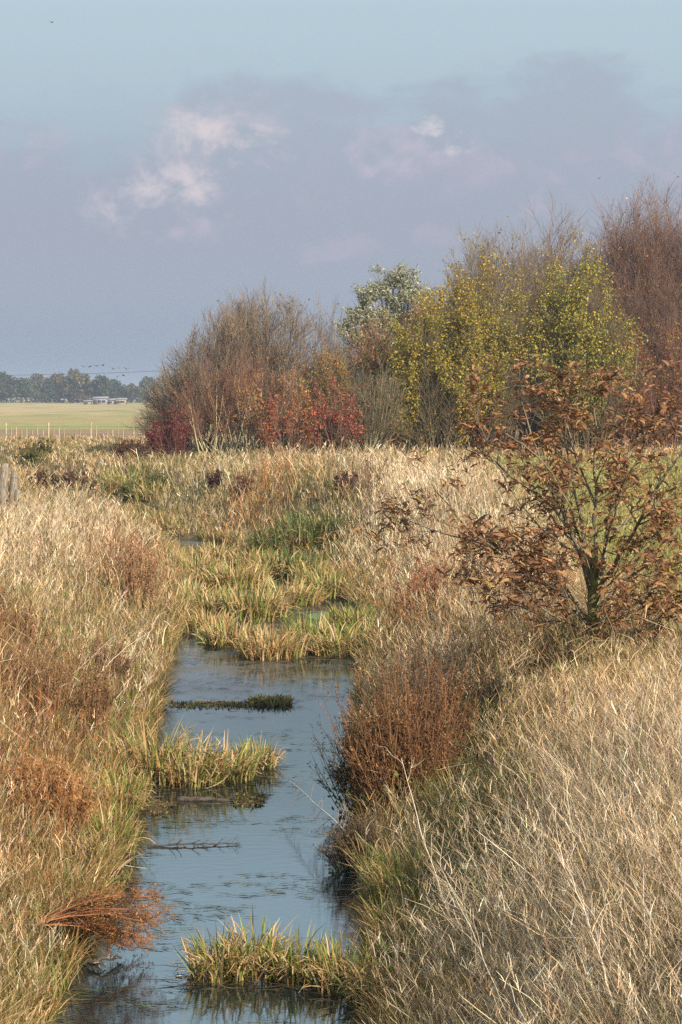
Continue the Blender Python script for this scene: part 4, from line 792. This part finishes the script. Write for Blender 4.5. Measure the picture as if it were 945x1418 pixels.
for i, (px, py, lb) in enumerate([(116, 508, 'tiny dark bird above the wire, first of the loose row over the tallest tree'), (125, 508, 'tiny dark bird above the wire, second of the loose row'), (134, 507, 'tiny dark bird above the wire, third of the loose row'), (143, 506, 'tiny dark bird above the wire, fourth of the loose row'), (157, 511, 'tiny dark bird at the wire just after the gap in the row'), (165, 510, 'tiny dark bird at the wire in the middle of the last three'), (175, 511, 'tiny dark bird at the wire, closest to the bare shrub'), (163, 522, 'tiny dark bird flying under the wire just above the tree line'), (171, 520, 'tiny dark bird flying under the wire, higher of the lower two'), (72, 31, 'lone dark bird high in the clear sky'), (830, 247, 'lone dark bird in the clouds above the tallest bare tree')]):
    o = bp if i == 0 else bp.copy()
    if i: COL.objects.link(o)
    o.location = P3(px, py, 250 if py > 300 else 120); o.rotation_euler = (R.uniform(-.3, .3), R.uniform(-.2, .2), R.uniform(.6, 2.2)); o['label'] = lb; o.scale = (1.3,) * 3 if py > 300 else (.6,) * 3
# duckweed film
def duckweed(px, py, rx, ry, label):
    x, y, _ = w(px, py); dy = y * y / (F * CAMZ) * ry; dx = rx / F * y; n = 28; a = np.arange(n) * 2 * PI / n; rr = 1 + .25 * (vn(np.cos(a) * 3 + px, np.sin(a) * 3, 1, 2) - .5)
    sheet('duckweed', [(x + dx * c * k, y + dy * s * k) for c, s, k in zip(np.cos(a), np.sin(a), rr)], .004, M_DUCK, label, 'duckweed')['kind'] = 'stuff'
M_DUCK = noisemat('duckweed_film', [(.4, (78, 92, 50)), (.6, (112, 130, 72))], 14, rough=.5)
duckweed(462, 854, 38, 6, 'green duckweed film on the water beyond the sedge island'); low_islet(212, 1120, 46, 5, 'small bright green patch of weed between the log and the bank')

# ------------------------------------------------------------------ haze
def haze():
    mb = MB(); box(mb, -1560, 1560, -60, 2460, -1.5, 15.5); m, N, K = newmat('haze_air'); v = N.new('ShaderNodeVolumePrincipled'); v.inputs['Color'].default_value = (.80, .87, 1., 1); v.inputs['Density'].default_value = HZ; v.inputs['Anisotropy'].default_value = .2
    o_ = N.new('ShaderNodeOutputMaterial'); K.new(v.outputs[0], o_.inputs['Volume']); o = mb.build('haze', m); tag(o, 'thin blue autumn haze over the whole landscape', 'haze', kind='stuff')
HZ = .00042
haze()

# ------------------------------------------------------------------ sky, sun, camera
EL, AZ = math.radians(29), math.radians(38)        # sun height; azimuth measured from straight behind the camera towards the meadow side
wd = bpy.data.worlds.new('World'); sc.world = wd; wd.use_nodes = True; N = wd.node_tree.nodes; K = wd.node_tree.links; N.clear()
def vmath(op, a, b=None, c=None):
    q = N.new('ShaderNodeMath'); q.operation = op
    for i, v in enumerate((a, b, c)):
        if v is None: continue
        if isinstance(v, (int, float)): q.inputs[i].default_value = v
        else: K.new(v, q.inputs[i])
    return q.outputs[0]
def sm(s, a, b, c=0., d=1.):
    r = N.new('ShaderNodeMapRange'); r.interpolation_type = 'SMOOTHSTEP'
    for i, v in enumerate((a, b, c, d)): r.inputs[i + 1].default_value = v
    K.new(s, r.inputs[0]); return r.outputs[0]
def mixc(f, a, b):
    q = N.new('ShaderNodeMix'); q.data_type = 'RGBA'; q.clamp_factor = True
    if isinstance(f, (int, float)): q.inputs[0].default_value = f
    else: K.new(f, q.inputs[0])
    for i, v in ((6, a), (7, b)):
        if isinstance(v, tuple): q.inputs[i].default_value = (*lin(v), 1)
        else: K.new(v, q.inputs[i])
    return q.outputs[2]
tc = N.new('ShaderNodeTexCoord'); sx = N.new('ShaderNodeSeparateXYZ'); K.new(tc.outputs['Generated'], sx.inputs[0])
yy = vmath('MAXIMUM', vmath('ABSOLUTE', sx.outputs[1]), .25)
u = vmath('DIVIDE', sx.outputs[0], yy); v = vmath('DIVIDE', sx.outputs[2], yy)     # slopes across and up
cb = N.new('ShaderNodeCombineXYZ'); K.new(u, cb.inputs[0]); K.new(v, cb.inputs[1])
def wn(scale, st=(1, 1, 1), det=5, loc=(0, 0, 0), dist=0., rough=.55):
    mp = N.new('ShaderNodeMapping'); mp.inputs['Scale'].default_value = st; mp.inputs['Location'].default_value = loc; K.new(cb.outputs[0], mp.inputs[0])
    n = N.new('ShaderNodeTexNoise'); n.inputs['Scale'].default_value = scale; n.inputs['Detail'].default_value = det; n.inputs['Distortion'].default_value = dist; n.inputs['Roughness'].default_value = rough
    K.new(mp.outputs[0], n.inputs[0]); return n.outputs['Fac']
def S(px): return (px - PX0) / F
def T(py): return (HOR - py) / F
# bands of air: bluish grey below, pale teal above
base = mixc(sm(v, T(545), T(330)), (140, 154, 172), (150, 161, 177))
base = mixc(sm(v, T(330), T(20)), base, (170, 190, 200))
base = mixc(sm(v, .19, .26), base, (208, 234, 250))
# lilac stratus bank
big = wn(9, (1, 1.9, 1), 6, (3.1, 1.7, 0), .3); med = wn(26, (1, 1.7, 1), 6, (7.7, 2.2, 0), .4)
edge = vmath('ADD', vmath('MULTIPLY', vmath('SUBTRACT', big, .5), .16), vmath('MULTIPLY', vmath('SUBTRACT', med, .5), .06))
low = sm(vmath('SUBTRACT', vmath('ADD', v, edge), vmath('MULTIPLY', u, .12)), T(105), T(190), 0, 1)
bank = vmath('MULTIPLY', low, sm(v, T(470), T(330), .15, 1))
c1 = mixc(vmath('MULTIPLY', bank, .6), base, (155, 160, 176))
# a darker wisp edge at the top of the bank
# pinkish lit patches at fixed directions
def blob(px, py, rx, ry, rot=0.):
    du = vmath('SUBTRACT', u, S(px)); dv = vmath('SUBTRACT', v, T(py)); c, s = math.cos(rot), math.sin(rot)
    a = vmath('ADD', vmath('MULTIPLY', du, c), vmath('MULTIPLY', dv, s)); b = vmath('ADD', vmath('MULTIPLY', du, -s), vmath('MULTIPLY', dv, c))
    a = vmath('DIVIDE', a, rx / F); b = vmath('DIVIDE', b, ry / F)
    return vmath('SUBTRACT', 1., vmath('ADD', vmath('MULTIPLY', a, a), vmath('MULTIPLY', b, b)))
n3 = wn(34, (1, 1.25, 1), 7, (1.3, 4.4, 0), .5, .6); n4 = wn(60, (1, 1.2, 1), 6, (5.3, .4, 0), .3, .6)
rag = vmath('ADD', vmath('MULTIPLY', vmath('SUBTRACT', n3, .5), 8.0), vmath('MULTIPLY', vmath('SUBTRACT', n4, .5), 5.0))
def cloud(px, py, rx, ry, rot, col, amt, soft, cur, pw=1.):
    f = sm(vmath('ADD', blob(px, py, rx, ry, rot), vmath('MULTIPLY', rag, pw)), -.2, .5 + soft * 2.0, 0, amt); return mixc(f, cur, col)
cur = c1
for a in [(280, 140, 260, 70, .1, (164, 172, 188), .5, 1.6), (560, 165, 150, 70, 0, (160, 167, 184), .55, 1.2), (880, 240, 200, 90, .3, (170, 168, 184), .7, 1.6), (520, 250, 330, 70, .05, (168, 166, 184), .5, 1.6),
          (25, 195, 60, 42, 0, (182, 176, 192), .6, 1.2), (640, 235, 150, 34, .05, (178, 170, 188), .5, 1.2), (460, 345, 60, 28, .2, (176, 168, 186), .55, 1.), (610, 320, 50, 24, 0, (180, 170, 186), .6, .9), (750, 285, 60, 24, .2, (184, 174, 190), .5, .9), (275, 318, 70, 20, .15, (184, 174, 190), .6, .9),
          (530, 205, 46, 44, -.2, (188, 180, 194), .5, 1.0), (900, 190, 70, 44, .3, (176, 172, 190), .5, 1.),
          (262, 220, 150, 90, .5, (180, 176, 190), .9, 1.2), (285, 210, 100, 60, .45, (196, 188, 195), 1., 1.3), (240, 255, 85, 34, .35, (202, 194, 200), .9, 1.), (340, 192, 56, 16, .1, (204, 195, 199), .7, 1.), (608, 184, 40, 24, -.5, (222, 214, 214), 1., .7), (268, 180, 34, 22, 0, (208, 199, 202), .7, .9), (575, 200, 90, 40, 0, (182, 176, 190), .7, 1.2)]:
    cur = cloud(a[0], a[1], a[2], a[3], a[4], a[5], a[6], a[7], cur, .75 if a[2] > 30 else .5)
sky = N.new('ShaderNodeTexSky'); sky.sky_type = 'NISHITA'; sky.sun_disc = False; sky.sun_elevation = EL; sky.sun_rotation = PI - AZ; sky.air_density = 1.2; sky.dust_density = 2; sky.ozone_density = 1.5
b1 = N.new('ShaderNodeBackground'); b1.inputs[1].default_value = .10; K.new(sky.outputs[0], b1.inputs[0])
b2 = N.new('ShaderNodeBackground'); b2.inputs[1].default_value = .72; K.new(cur, b2.inputs[0])
mxs = N.new('ShaderNodeMixShader'); K.new(sm(v, .28, .9, .97, .35), mxs.inputs[0]); K.new(b1.outputs[0], mxs.inputs[1]); K.new(b2.outputs[0], mxs.inputs[2])
wo = N.new('ShaderNodeOutputWorld'); K.new(mxs.outputs[0], wo.inputs[0])

ld = bpy.data.lights.new('sun', 'SUN'); ld.energy = 5.0; ld.angle = math.radians(.6); ld.color = (1., .92, .80)
lo = bpy.data.objects.new('sun', ld); COL.objects.link(lo)
from mathutils import Vector
sd = Vector((math.sin(AZ) * math.cos(EL), -math.cos(AZ) * math.cos(EL), math.sin(EL))); lo.rotation_euler = sd.to_track_quat('Z', 'Y').to_euler(); lo.location = (20, -30, 30)

cd = bpy.data.cameras.new('camera'); cam = bpy.data.objects.new('camera', cd); COL.objects.link(cam); sc.camera = cam
cam.location = (0, 0, CAMZ); cam.rotation_euler = (PI / 2, 0, 0); cd.sensor_fit = 'VERTICAL'; cd.sensor_height = 36; cd.sensor_width = 24; cd.lens = F / 1418 * 36; cd.shift_y = (HOR - 709) / 1418
cd.clip_start = .1; cd.clip_end = 6000
sc.view_settings.view_transform = 'Standard'; sc.view_settings.look = 'None'; sc.view_settings.exposure = .68; sc.view_settings.gamma = 1
cy = sc.cycles; cy.max_bounces = 5; cy.diffuse_bounces = 2; cy.glossy_bounces = 3; cy.transmission_bounces = 3; cy.volume_bounces = 0; cy.transparent_max_bounces = 6; cy.caustics_reflective = False; cy.caustics_refractive = False; cy.use_denoising = False; cy.use_adaptive_sampling = True; cy.adaptive_threshold = .004
sc.render.use_persistent_data = False
print('TRIS', sum(len(o.data.polygons) for o in sc.objects if o.type == 'MESH'))
